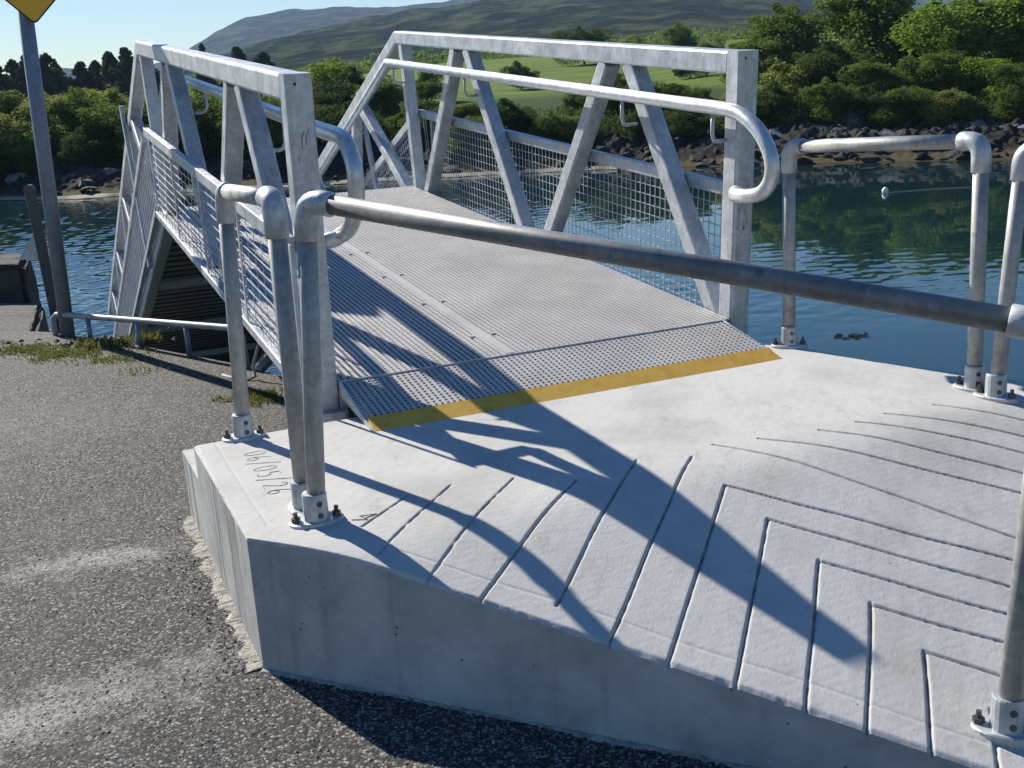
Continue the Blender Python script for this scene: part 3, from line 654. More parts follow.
# low toe rail along the quay edge
zr = GZ-1.38
t0 = thing('toe_rail', 'low thin pipe rail along the quay edge between sign pole and gangway', 'rail', (-3.35, 8.03, 0))
m = MB(); path = [(-3.32,8.00,-.05), (-3.33,8.01,.08), (-3.325,8.01,.125), (-3.29,7.99,.152), (-3.24,7.96,.157), (-2.6,7.49,.175), (-1.72,6.72,.228), (-1.66,6.67,.225), (-1.63,6.64,.18), (-1.62,6.63,-.03)]
m.tube(path, .021, 10); m.build('rail', M['galv_pipe'], t0, True)
for x, y, zt in ((-2.98, 7.76, .165), (-2.52, 7.42, .18), (-2.08, 7.03, .205)):
    m = MB(); m.tube([(x, y, -.03), (x, y, zt-.012)], .018, 8); m.build('post', M['pole'], t0, True)

# sign pole
sp = thing('sign_post', 'grey round pole carrying a yellow diamond sign with black edge', 'road sign', (-3.23, 7.97, 0))
b_, t_ = np.array([-3.225, 7.97, -.05]), np.array([-3.15, 8.0, 2.62])
m = MB(); m.tube([b_, (b_+t_)/2, t_], .051, 20); m.build('pole', M['pole'], sp, True)
sn = np.array([.33, -.94, .0]); sn /= np.linalg.norm(sn); su = np.cross([0, 0, 1.], sn); sz = np.array([0, 0, 1.])
c_ = np.array([-3.105, 8.0, 2.158+.43])+sn*.06
def diam(hw, r, off):
    out_ = []
    for i, (dx, dz_) in enumerate(((0, -1), (1, 0), (0, 1), (-1, 0))):
        for k_ in (-1, 0, 1):
            a_ = math.atan2(dz_, dx)+k_*R_(40); out_.append(c_+su*(dx*(hw-r*1.41)+r*math.cos(a_))+sz*(dz_*(hw-r*1.41)+r*math.sin(a_))+sn*off)
    return out_
m = MB(); A1, A2 = diam(.43, .03, 0), diam(.43, .03, .004); n_ = len(A1)
m.add(A1+A2, [tuple(range(n_-1, -1, -1)), tuple(range(n_, 2*n_))]+[(i, (i+1) % n_, n_+(i+1) % n_, n_+i) for i in range(n_)])
pl = m.build('sign_plate', M['black'], sp)
m = MB(); A1, A2 = diam(.415, .025, .0043), diam(.415, .025, .0058)
m.add(A1+A2, [tuple(range(n_-1, -1, -1)), tuple(range(n_, 2*n_))]+[(i, (i+1) % n_, n_+(i+1) % n_, n_+i) for i in range(n_)])
m.build('yellow_face', M['signyellow'], pl)
for zz in (2.35, 2.5):
    m = MB(); m.tube([b_*(1-zz/2.6)+t_*(zz/2.6)+np.array([0, 0, z_]) for z_ in (-.02, .02)], .058, 16); m.build('clamp', M['galv'], sp)
# dark mooring post beyond the edge
mp = thing('mooring_post', 'dark flat steel post with grey triangular plate standing behind the sign pole', 'post', (-3.72, 9.1, -.3))
b_, t_ = np.array([-3.66, 9.15, -3.0]), np.array([-3.835, 9.2, .985])
m = MB(); m.bar(b_, t_, .085, .05, (.9, .4, 0)); m.tube([t_-np.array([0, .03, 0]), t_+np.array([0, .03, 0])], .042, 12); m.build('bar', M['darkpost'], mp)
m = MB(); g0 = np.array([-3.815, 9.18, 0]); 
tri = [(-.02, .36), (-.02, .60), (-.20, .36)]
m.add([g0+np.array([x_, 0, z_+.06]) for x_, z_ in tri]+[g0+np.array([x_, .02, z_+.06]) for x_, z_ in tri], [(0, 1, 2), (5, 4, 3), (0, 2, 5, 3), (2, 1, 4, 5), (1, 0, 3, 4)])
m.build('gusset_plate', M['galv'], mp)

# rope end hanging at the gangway foot
m = MB(); m.tube([(-1.45,6.33,.27), (-1.46,6.32,.2), (-1.50,6.28,.08), (-1.49,6.27,.02), (-1.53,6.25,.006), (-1.62,6.3,.005), (-1.72,6.42,.004)], .009, 6)
tag(m.build('rope', M['rope'], None, True), 'thin pale rope end lying on the quay under the gangway side', 'rope')

# grass along the quay edge, gravel chips
def blades(name, spots, mat, label=None):
    vs = []; fs = []
    for (cx, cy, cz, rad, n_, h) in spots:
        for i in range(n_):
            r_0 = rad*math.sqrt(random.random()); a = random.uniform(0, 6.283); x = cx+r_0*math.cos(a)*1.3; y = cy+r_0*math.sin(a)
            hh_ = h*random.uniform(.4, 1.2); b = random.uniform(0, 6.283); wd_ = random.uniform(.003, .007); lx, ly = random.gauss(0, hh_*.5), random.gauss(0, hh_*.5)
            o_ = len(vs); dx, dy = wd_*math.cos(b), wd_*math.sin(b)
            vs += [(x-dx, y-dy, cz-.01), (x+dx, y+dy, cz-.01), (x+lx*.5+dx*.7, y+ly*.5+dy*.7, cz+hh_*.7), (x+lx*.5-dx*.7, y+ly*.5-dy*.7, cz+hh_*.7), (x+lx, y+ly, cz+hh_)]
            fs += [(o_, o_+1, o_+2, o_+3), (o_+3, o_+2, o_+4)]
    m = MB(); m.v = vs; m.f = fs; return m.build(name, mat, None, False, kind='stuff')
sp_ = []
for i in range(84):
    t = random.random(); ex = -3.95+1.75*t; ey = 7.98-1.0*t+random.gauss(-.12, .10)
    sp_.append((ex, ey, 0, random.uniform(.05, .13), 40, random.uniform(.008, .026)))
for i in range(9): sp_.append((random.gauss(-2.72, .12), random.gauss(7.52, .05), 0, .05, 40, .065))
for i in range(10): sp_.append((random.gauss(-1.12, .10), random.gauss(4.85, .13), 0, .06, 60, .02))
for i in range(8): sp_.append((random.gauss(-1.38, .10), random.gauss(5.85, .1), 0, .06, 50, .025))
for i in range(22): sp_.append((random.uniform(-5.4, -4.75), random.gauss(10.1, .1), .31, .09, 60, .08))
blades('grass', sp_, M['grass'])
vs = []; fs = []
oct_ = np.array([(1,0,0),(0,1,0),(-1,0,0),(0,-1,0),(0,0,1),(0,0,-1)], float); of = [(0,1,4),(1,2,4),(2,3,4),(3,0,4),(1,0,5),(2,1,5),(3,2,5),(0,3,5)]
def chip(x, y, r0, z0=0):
    o_ = len(vs); sc_ = np.array([random.uniform(.6, 1.3), random.uniform(.6, 1.3), random.uniform(.35, .8)])*r0
    a = random.uniform(0, 6.28); ca, sa = math.cos(a), math.sin(a)
    for q in oct_*sc_*np.array([[random.uniform(.8, 1.2)] for _ in range(6)]): vs.append((x+q[0]*ca-q[1]*sa, y+q[0]*sa+q[1]*ca, z0+q[2]+r0*.25))
    for f in of: fs.append(tuple(o_+i for i in f))
for i in range(420):                         # crumbs of concrete at the foot of the landing
    t = random.random(); q = K+lfn*t*1.0+out*abs(random.gauss(.05, .05)); chip(q[0], q[1], random.uniform(.002, .006))
for i in range(700):
    t = random.random()*2.0; q = K+FD*t+fo_*abs(random.gauss(.02, .10)); chip(q[0], q[1], random.uniform(.002, .005))
for i in range(40): chip(random.gauss(-3.0, .25), random.gauss(7.7, .1), random.uniform(.012, .03))
m = MB(); m.v = vs; m.f = fs; m.build('gravel', M['pebble'], None, False, kind='stuff')

# ------------------------------------------------------------------ water, far shore, hills
ZW = -4+GZ
wa = np.radians(np.concatenate([np.linspace(-100, -36, 40)[:-1], np.linspace(-36, 36, 760), np.linspace(36, 100, 40)[1:]]))
wr = np.concatenate([[0.5, 2.5], np.geomspace(4.5, 68, 1150), np.geomspace(72, 900, 20)])
WA, WR = np.meshgrid(wa, wr, indexing='ij'); wx, wy = WR*np.sin(WA), WR*np.cos(WA)
wrng = np.random.default_rng(31); wz = np.zeros_like(wx); wz2 = np.zeros_like(wx)
for i in range(34):                          # short wind ripples, crests across the breeze
    lam = wrng.uniform(.17, .75); kk = 2*math.pi/lam; th = R_(-62)+wrng.normal(0, .75); amp_ = .0056*lam**.9*wrng.uniform(.5, 1)
    ph = wrng.uniform(0, 6.28)+.8*np.sin(wx*.31+i)+.8*np.sin(wy*.27+i*2); fade = np.clip((lam*9/np.maximum(WR*.11, .5)), 0, 1)
    wz += amp_*np.sin(kk*(wx*math.cos(th)+wy*math.sin(th))+ph)*fade
for i in range(8):
    lam = wrng.uniform(.5, 2.2); kk = 2*math.pi/lam; th = R_(-80)+wrng.normal(0, .35); wz2 += .0006*lam*np.sin(kk*(wx*math.cos(th)+wy*math.sin(th))+wrng.uniform(0, 6.28))
lee = 1/(1+np.exp((wx-(-1.5)-1.2*np.sin(wy*.22)-.6*np.sin(wy*.61+1))/1.7)); gust_ = .65+.35*np.sin(wx*.21+wy*.33)*np.sin(wy*.19-wx*.07+1)
ruf = np.clip(np.sin(wx*.16-wy*.13+.6)*np.sin(wy*.23+wx*.05-.4)*1.6-.35, 0, 1)*.35
wz = (wz*(lee*gust_*.8+ruf*.55*(1-lee))+wz2*(.35+.65*ruf))*np.clip((70-WR)/12, 0, 1)
V = np.stack([wx, wy, ZW+wz], -1).reshape(-1, 3); idx = np.arange(len(V)).reshape(wx.shape)
mesh_np('water', V, np.stack([idx[:-1, :-1], idx[:-1, 1:], idx[1:, 1:], idx[1:, :-1]], -1).reshape(-1, 4), M['water'], None, True, kind='structure')
SA = [-60, -24, -21.4, -10, -3, 5, 14, 24.5, 40, 60]; SR = [75, 63.5, 59.7, 55.6, 55, 54, 51.7, 50.2, 46, 40]
def shore_r(az): return np.interp(az, SA, SR)
def gz(az, r):
    e = r-shore_r(az)
    left = np.clip((-az-2)/10, 0, 1)         # lower ground on the left side
    h = np.interp(e, [-8, -.2, 0, 1.5, 3.5, 6, 12, 35, 120, 160, 300, 460], [-3, -.5, 0, .32, .9, 1.35, 1.9, 3.0, 7.8, 9.5, 12, 16])
    rightb = np.clip((az-8)/8, 0, 1)*np.clip((e-12)/20, 0, 1)*1.2
    return ZW+h*(1-.30*left*np.clip(e/20, 0, 1))+rightb
azs = np.concatenate([np.linspace(-58, -30, 60)[:-1], np.linspace(-30, 30, 900), np.linspace(30, 58, 60)[1:]]); es = np.concatenate([np.linspace(-8, -1, 8), np.linspace(-.8, 9, 90), np.linspace(9.4, 14, 12), np.geomspace(15, 470, 110)])
AZ, ES = np.meshgrid(azs, es, indexing='ij'); RR = shore_r(AZ)+ES
ZZ = gz(AZ, RR)
pp = np.stack([RR*np.sin(np.radians(AZ)), RR*np.cos(np.radians(AZ))], -1).reshape(-1, 2)
ZZ = ZZ+(lownoise(pp, .9, 21)*.12+lownoise(pp, 3.2, 22)*.10+np.abs(lownoise(pp, 7.5, 23))*.13+lownoise(pp, 15, 24)*.05).reshape(ZZ.shape)*np.clip((ES-.5)/2.5, 0.05, 1)*np.clip((22-ES)/10, .06, 1)
V = np.concatenate([pp, ZZ.reshape(-1, 1)], 1); idx = np.arange(len(V)).reshape(ZZ.shape)
Fq = np.stack([idx[:-1, :-1], idx[:-1, 1:], idx[1:, 1:], idx[1:, :-1]], -1).reshape(-1, 4)
mesh_np('far_shore', V, Fq, M['shore'], None, True, kind='structure')
# narrow pale strand at the waterline on the left
az2 = np.linspace(-45, 6, 220); es2 = np.array([-.2, 0, .16, .3]); A2, E2 = np.meshgrid(az2, es2, indexing='ij')
E2 = E2*(1+.4*np.sin(A2*2.1)+.3*np.sin(A2*5.7)); rr = shore_r(A2)+E2
V = np.stack([rr*np.sin(np.radians(A2)), rr*np.cos(np.radians(A2)), np.tile(ZW+np.array([.0, .06, .11, .13]), (220, 1))+.03], -1).reshape(-1, 3); idx = np.arange(len(V)).reshape(A2.shape)
mesh_np('strand', V, np.stack([idx[:-1, :-1], idx[:-1, 1:], idx[1:, 1:], idx[1:, :-1]], -1).reshape(-1, 4), M['sand'], None, True, kind='structure')

def hill(name, dist, ridge, depth, az0, az1, base, na, nr, seed, amp):
    az_ = np.linspace(az0, az1, na); ra = np.interp(az_, [q[0] for q in ridge], [q[1] for q in ridge])
    t_ = np.linspace(0, 1.35, nr); V = np.zeros((na, nr, 3))
    prof = np.interp(t_, [0, .15, .5, .8, 1, 1.35], [0, .10, .48, .84, 1, .86])
    for j in range(nr):
        r = dist-depth*(1-t_[j]); z = GZ+base+(ra-base)*prof[j]
        V[:, j] = np.stack([r*np.sin(np.radians(az_)), r*np.cos(np.radians(az_)), z], 1)
    p2 = V[:, :, :2].reshape(-1, 2); k_ = 1/dist
    nz = sum(lownoise(p2, f*k_, seed+i)*a for i, (f, a) in enumerate(((40, 1), (110, .45), (300, .18), (800, .07))))
    V[:, :, 2] += nz.reshape(na, nr)*amp*np.clip(prof[None, :]*1.2, 0, 1)
    idx = np.arange(na*nr).reshape(na, nr)
    return mesh_np(name, V.reshape(-1, 3), np.stack([idx[:-1, :-1], idx[1:, :-1], idx[1:, 1:], idx[:-1, 1:]], -1).reshape(-1, 4), M['hill'], None, True, kind='structure')
hill('near_hill', 1200, [(-40, 0), (-20, 12), (-15, 34), (-12.24, 52), (-9.3, 65.4), (-7.33, 73), (-4.37, 81.6), (-1.4, 86), (1.55, 92), (6, 104), (10, 104), (14, 84), (16, 66), (20, 40), (30, 20), (40, 10)], 720, -42, 42, 6, 420, 150, 40, 3.2)
hill('far_hill', 2600, [(-40, 60), (-25, 84), (-23, 87), (-21.5, 96), (-20, 97), (-17.4, 84), (-15.6, 104), (-14.53, 130), (-13.28, 160), (-11.8, 184.7), (-9.65, 195), (-5.3, 189.5), (-2.4, 193), (.1, 199), (6, 190), (40, 120)], 900, -42, 42, 10, 420, 90, 60, 4)

# rocks along the far waterline
def rock_mesh(name, seed, mat):
    import bmesh
    r = np.random.default_rng(seed); bm = bmesh.new(); bmesh.ops.create_icosphere(bm, subdivisions=3, radius=1)
    cut = [(r.normal(0, 1, 3), r.uniform(.35, .8)) for _ in range(13)]
    for v_ in bm.verts:
        p = np.array(v_.co)
        for n_, d_0 in cut:
            n1 = n_/np.linalg.norm(n_); e = p@n1-d_0
            if e > 0: p = p-n1*e
        v_.co = Vector(p*(1+r.normal(0, .02)))
    me = bpy.data.meshes.new(name); bm.to_mesh(me); bm.free(); me.materials.append(mat); return me
dark_protos = [rock_mesh('shore_rock', 50+i, M['dark_rock']) for i in range(5)]
pale_protos = [rock_mesh('shore_rock', 80+i, M['rock']) for i in range(5)]
def rock(me, az, e, sz, label, group=None, squash=.55, sink=.25):
    r = float(shore_r(az))+e; o = bpy.data.objects.new('shore_rock', me); COL.objects.link(o)
    z = float(gz(az, r)); o.location = (r*math.sin(R_(az)), r*math.cos(R_(az)), z+sz*squash*(1-2*sink)*.5)
    o.scale = (sz*random.uniform(.9, 1.5), sz*random.uniform(.7, 1.1), sz*squash*random.uniform(.8, 1.25))
    o.rotation_euler = (random.uniform(-.25, .25), random.uniform(-.25, .25), random.uniform(0, 6.28))
    tag(o, label, 'rock', group)
for i in range(250):
    az = random.uniform(2.5, 27); rock(random.choice(dark_protos), az, 5.6*random.random()**1.3+.15, random.uniform(.14, .5), 'small dark wet rock among the others along the right far waterline', 'dark rocks on the right far shore')
for i in range(95):
    az = random.uniform(-25, 2); rock(random.choice(dark_protos), az, random.uniform(.5, 5.0), random.uniform(.22, .62), 'dark rock under the bushes along the left far waterline', 'dark rocks on the left far shore')
for i in range(46):
    az = random.choice((random.gauss(23.2, 1.3), random.gauss(17.2, .8), random.gauss(14.5, .8))); rock(random.choice(pale_protos), az, random.uniform(3.4, 5.8), random.uniform(.25, .6), 'pale grey rock in the heap above the dark weed line on the far shore', 'pale rocks on the far shore')
for az, e, sz, lab in ((-18.9, 3.6, .9, 'large pale boulder under the bushes to the right of the sign pole'), (-23.2, 3.2, .75, 'pale boulder on the far shore left of the sign pole'), (-20.3, 2.0, .5, 'low grey boulder just behind the sign pole on the far shore'),
                       (14.9, 6.4, 1.25, 'long pale boulder showing beside the gangway end post'), (17.4, 6.2, 1.1, 'pale pointed boulder behind the left end of the water edge hoop'), (22.3, 6.4, 1.0, 'tall pale boulder above the elbow of the water edge hoop')):
    rock(random.choice(pale_protos), az, e, sz, lab, None, .62)

# ------------------------------------------------------------------ shrubs and trees
def leaf_quads(cent, size, nrm, r):
    n_ = len(cent); t = r.normal(0, 1, (n_, 3)); nn = nrm*.8+r.normal(0, .85, (n_, 3)); nn /= np.linalg.norm(nn, axis=1)[:, None]
    u = np.cross(nn, t); u /= np.linalg.norm(u, axis=1)[:, None]; v_ = np.cross(nn, u)
    s_ = size*r.uniform(.6, 1.35, n_)[:, None]
    V = np.stack([cent-u*s_, cent+v_*s_*.55, cent+u*s_, cent-v_*s_*.55], 1).reshape(-1, 3)
    return V, np.arange(n_*4).reshape(-1, 4)
def crown_mesh(name, seed, nleaf, leaf, mat, lobes=16, flat=1.0):
    """unit crown: radius about 1, base at z = 0, height about 2*flat; leaves crowd the lobes' skins"""
    r = np.random.default_rng(seed); cs = []; rads = []
    for i in range(lobes):
        a = r.uniform(0, 6.28); q = math.sqrt(r.uniform(0, 1))*.68; z = r.uniform(.25, 1.55)*flat
        q *= math.sqrt(max(.1, 1-((z/flat-.8)/1.05)**2)); cs.append((q*math.cos(a), q*math.sin(a), z)); rads.append(r.uniform(.22, .46))
    for i in range(9):                       # upright shoots above the canopy
        j = r.integers(0, lobes); c0 = np.array(cs[j]); hgt = r.uniform(.18, .42)
        for q in np.linspace(.4, 1, 4): cs.append((c0[0]+r.normal(0, .05), c0[1]+r.normal(0, .05), min(c0[2]+rads[j]*.6+hgt*q, 2.1*flat))); rads.append(.13*(1.25-q))
    # small sprays on top of the lobes break the outline
    for i in range(lobes*4):
        j = r.integers(0, lobes); d = r.normal(0, 1, 3); d[2] = abs(d[2])*.8; d /= np.linalg.norm(d)
        c0 = np.array(cs[j])+d*rads[j]*.95; cs.append(tuple(c0)); rads.append(r.uniform(.06, .2))
    cs = np.array(cs); rads = np.array(rads); wgt = rads**1.7; wgt /= wgt.sum()
    li = r.choice(len(cs), nleaf, p=wgt); d = r.normal(0, 1, (nleaf, 3)); d /= np.linalg.norm(d, axis=1)[:, None]
    rad = rads[li]*np.clip(r.normal(.93, .13, nleaf), .3, 1.25); P_ = cs[li]+d*rad[:, None]*np.array([1, 1, .85]); P_[:, 2] = np.abs(P_[:, 2])
    V, F = leaf_quads(P_, leaf, d+np.array([0, 0, .35]), r)
    me_o = mesh_np(name, V, F, mat, None); me = me_o.data; bpy.data.objects.remove(me_o); return me
def trunk_mesh(seed, h=1.0, rad=.05, limbs=6):
    r = np.random.default_rng(seed); m = MB(); m.tube([(0, 0, -.15), (.02, .01, h*.3), (.05, -.02, h*.7), (.04, .02, h)], [rad, rad*.8, rad*.5, rad*.25], 7)
    for i in range(limbs):
        a = r.uniform(0, 6.28); z0 = h*r.uniform(.12, .6); l_ = r.uniform(.35, .6)
        m.tube([(.03, 0, z0), (.5*l_*math.cos(a), .5*l_*math.sin(a), z0+.2*h), (l_*math.cos(a), l_*math.sin(a), z0+.42*h)], [rad*.5, rad*.32, rad*.12], 5)
    o = m.build('trunk', M['bark']); me = o.data; bpy.data.objects.remove(o); return me
CR = {}
for kname, mat, flat in (('mid', 'leaf_mid', 1.0), ('dark', 'leaf_dark', 1.0), ('lime', 'leaf_lime', 1.05), ('olive', 'leaf_olive', .9)):
    CR[kname] = [crown_mesh('crown', 200+hash_, 26000, .029, M[mat], 17, flat) for hash_ in ({'mid': (1, 2, 3), 'dark': (11, 12), 'lime': (21, 22), 'olive': (31, 32)}[kname])]
TR_ = [trunk_mesh(300+i, 1.2) for i in range(3)]
def pixel_dir(u, v):                         # direction of a photograph pixel, used once to survey where a plant stands
    q = np.array(Rm).T@np.array([(u-512)/1106.625, (v-384)/1106.625, 1.]); return q/np.linalg.norm(q[:2])
def shrub(u, vtop, r, wpx, kind, label, group, name='shrub'):
    q = pixel_dir(u, vtop); az = math.degrees(math.atan2(q[0], q[1])); x, y = q[0]*r, q[1]*r
    zt = GZ+q[2]*r; zb = float(gz(az, r))-.1; h = max(zt-zb, 1.6); rad = min(wpx*r/1106.625/2*1.2, .85*h)
    root = thing(name, label, 'shrub' if name == 'shrub' else 'tree', (x, y, zb), group)
    me = random.choice(CR[kind]); o = bpy.data.objects.new('crown', me); COL.objects.link(o); o.parent = root
    zs = h/2.0/(1.0)
    o.scale = (rad*random.uniform(.92, 1.12), rad*random.uniform(.8, 1.1), zs); o.rotation_euler = (0, 0, random.uniform(0, 6.28))
    t = bpy.data.objects.new('trunk', random.choice(TR_)); COL.objects.link(t); t.parent = root; t.scale = (rad*.8, rad*.8, h*.42); t.rotation_euler = (0, 0, random.uniform(0, 6.28))
GL, GC, GF, GR, GH = 'bushes on the left far bank', 'bushes behind the gangway', 'bushes below the field', 'trees on the right far bank', 'hedge bushes at the top of the field'
SH = [
 (-45, 95, 70, 130, 'olive', 'bush at the very left end of the left far bank', GL), (8, 96, 69, 95, 'olive', 'pale olive bush left of the sign pole above the far shore', GL),
 (62, 92, 69.5, 90, 'mid', 'green bush right behind the sign pole on the far bank', GL), (-5, 84, 74, 120, 'mid', 'bush in the back row at the left frame edge', GL),
 (48, 80, 76, 100, 'olive', 'back row bush just right of the sign pole below the dark conifers', GL), (100, 80, 76, 100, 'olive', 'sunlit back row bush under the conifers left of the gangway', GL),
 (112, 98, 68, 86, 'mid', 'dark fronted bush left of the gangway top corner', GL), (30, 128, 66.2, 120, 'mid', 'low shaded bush on the shore behind the sign pole', GL),
 (-20, 130, 67.0, 110, 'dark', 'low shaded bush on the shore left of the sign pole', GL), (88, 126, 65.4, 110, 'dark', 'low shaded bush on the shore just left of the gangway ramp', GL),
 (152, 92, 69, 90, 'mid', 'bush seen through the left end of the gangway truss', GL), (150, 118, 64, 90, 'dark', 'dark low bush seen through the far left truss panel', GL),
 (200, 84, 66, 86, 'mid', 'bush seen between the first two left truss braces', GC), (200, 112, 63.6, 90, 'dark', 'shaded low bush behind the middle of the left truss', GC),
 (243, 72, 72, 80, 'olive', 'rounded bush above the left handrail', GC), (262, 92, 62, 86, 'mid', 'bush behind the left front post of the gangway', GC),
 (318, 54, 80, 64, 'lime', 'bright rounded bush standing above the left truss post', GC), (290, 62, 82, 60, 'mid', 'darker bush left of the bright rounded one', GC),
 (345, 70, 76, 76, 'dark', 'dark bush right of the bright rounded one', GC), (300, 104, 62.6, 96, 'dark', 'shaded bush low behind the left handrail loop', GC),
 (352, 104, 62.4, 86, 'dark', 'shaded bush low between the two trusses', GC), (378, 78, 72, 70, 'mid', 'mid green bush behind the sloping right chord', GC),
 (412, 96, 63, 70, 'mid', 'bush behind the knee post of the right truss', GC), (425, 66, 95, 60, 'mid', 'bush just right of the right truss knee under the top rail', GC),
 (452, 98, 64, 60, 'olive', 'olive bush behind the second right brace', GF), (508, 100, 60, 84, 'dark', 'big dark bush below the green field', GF),
 (470, 112, 58.6, 56, 'mid', 'bush left of the big dark bush below the field', GF), (556, 112, 58.5, 60, 'mid', 'bush right of the big dark bush below the field', GF),
 (585, 84, 68, 60, 'mid', 'bush at the right edge of the green field', GF), (580, 110, 59, 50, 'olive', 'light bush between the two middle right braces', GF),
 (622, 82, 64, 66, 'dark', 'dark bush behind the middle right brace', GF), (660, 80, 64, 66, 'dark', 'dark bush under the top rail left of the end post', GF), (640, 112, 58, 70, 'dark', 'low dark bush above the rocks left of the end post', GF),
 (700, 84, 63, 70, 'mid', 'bush directly left of the gangway end post', GF), (690, 116, 57.6, 60, 'dark', 'low bush above the rocks beside the end post', GF),
 (583, 26, 150, 60, 'dark', 'dark rounded hedge bush at the top of the field, leftmost', GH), (640, 30, 145, 50, 'olive', 'pale hedge bush at the top of the field, left of centre', GH),
 (672, 24, 140, 60, 'mid', 'hedge bush at the top of the field, right of centre', GH), (712, 34, 130, 56, 'olive', 'low hedge bush just above the right end of the top rail', GH), (742, 40, 110, 56, 'mid', 'hedge bush above the gangway end post', GH),
 (520, 62, 105, 30, 'dark', 'small dark bush alone in the field under the top rail', GF), (610, 66, 92, 40, 'olive', 'pale bush in the field right of the right truss middle node', GF), (600, 92, 66, 46, 'lime', 'bright yellow green bush below the field behind the middle braces', GF), (690, 58, 100, 46, 'dark', 'dark bush in the field just under the right end of the top rail', GF),
 (770, 34, 72, 80, 'mid', 'tree rising right behind the gangway end post', GR), (745, 80, 60, 62, 'olive', 'pale shrub low behind the end post', GR),
 (800, 6, 78, 110, 'mid', 'tall tree at the back between end post and hoop', GR), (852, -22, 74, 140, 'mid', 'tallest rounded tree at the top of the picture right of the end post', GR),
 (908, 8, 78, 84, 'dark', 'dark tree in the gap between the two bright right trees', GR), (968, -6, 66, 140, 'lime', 'bright lime green tree at the right of the far bank', GR),
 (1050, -22, 68, 130, 'lime', 'bright tree cut by the right frame edge', GR), (792, 52, 62, 88, 'olive', 'brownish shrub below the tall tree, above the pale rocks', GR), (836, 44, 63, 90, 'dark', 'dark leafy shrub under the tallest tree', GR),
 (880, 56, 60, 88, 'mid', 'shrub above the middle of the water edge hoop', GR), (932, 44, 61, 84, 'mid', 'green shrub above the hoop elbow', GR),
 (990, 52, 60, 86, 'lime', 'lower bright shrub below the lime green tree', GR), (1036, 60, 58, 84, 'dark', 'dark shrub at the right edge above the rocks', GR),
 (770, 84, 58, 60, 'dark', 'dark low shrub between the end post and the hoop', GR), (818, 80, 57.6, 70, 'mid', 'low shrub overhanging the pale pointed rock', GR), (862, 88, 57.2, 64, 'dark', 'low dark shrub over the rocks behind the hoop', GR), (905, 82, 56.8, 70, 'mid', 'low shrub over the rocks right of the hoop middle', GR), (955, 84, 56.4, 72, 'olive', 'low shrub over the rock heap', GR), (1005, 90, 55.8, 70, 'mid', 'low shrub over the rocks beside the cut pipe rail', GR),
]
for a in SH: shrub(*a)
# conifers on the skyline
def pine_mesh(seed):
    r = np.random.default_rng(seed); n_ = 14000; cs = []; rads = []
    for i in range(300):
        t = r.uniform(.06, .99); a = r.uniform(0, 6.28); q = (1.03-t)**.75*(.62+.25*math.sin(a*2+seed))*math.sqrt(r.uniform(.02, 1))
        cs.append((q*math.cos(a), q*math.sin(a), t)); rads.append(r.uniform(.03, .07)*(1.3-t*.8))
    cs = np.array(cs); rads = np.array(rads); li = r.choice(300, n_, p=rads**1.5/(rads**1.5).sum()); d = r.normal(0, 1, (n_, 3)); d /= np.linalg.norm(d, axis=1)[:, None]
    P_ = cs[li]+d*rads[li][:, None]*r.uniform(.4, 1.15, (n_, 1))*np.array([1.5, 1.5, .75]); P_[:, 2] = np.clip(P_[:, 2], .02, 1.05)
    V, F = leaf_quads(P_, .03, d, r); o = mesh_np('crown', V, F, M['needles'], None); me = o.data; bpy.data.objects.remove(o); return me
CM = [pine_mesh(400+i) for i in range(4)]
tm = MB(); tm.tube([(0, 0, -.05), (0, 0, .5), (0, 0, .98)], [.03, .02, .004], 7); to = tm.build('trunk', M['bark']); TM = to.data; bpy.data.objects.remove(to)
for u, vt, r, wm, lab in ((-4, 66, 140, 34, 'dark conifer at the left frame edge'), (12, 60, 142, 30, 'dark conifer left of the sign pole on the skyline'), (24, 56, 140, 28, 'dark conifer hidden partly by the sign pole'),
                          (44, 54, 138, 34, 'dark conifer right of the sign pole on the skyline'), (56, 64, 140, 24, 'smaller dark conifer at the right end of the left skyline clump'), (80, 62, 150, 30, 'dark conifer at the left end of the second skyline clump'),
                          (94, 61, 150, 28, 'second conifer of the clump left of the gangway corner'), (108, 52, 148, 34, 'tall conifer in the clump left of the gangway corner'), (124, 48, 146, 36, 'tallest skyline conifer beside the gangway top corner'),
                          (140, 54, 148, 34, 'conifer behind the gangway top corner'), (201, 44, 160, 22, 'small conifer above the left top chord below the far hill'), (236, 47, 160, 30, 'dark conifer above the left top chord at the foot of the hill'), (262, 52, 165, 28, 'dark conifer right of the others above the left top chord')):
    q = pixel_dir(u, vt); az = math.degrees(math.atan2(q[0], q[1])); zb = float(gz(az, r))-.2; h = GZ+q[2]*r-zb
    root = thing('conifer', lab, 'tree', (q[0]*r, q[1]*r, zb), 'dark conifers on the skyline'); wd_ = wm*r/1106.6*1.15
    for nm, me in (('crown', random.choice(CM)), ('trunk', TM)):
        o = bpy.data.objects.new(nm, me); COL.objects.link(o); o.parent = root; o.scale = (wd_, wd_, h); o.rotation_euler = (0, 0, random.uniform(0, 6.28))
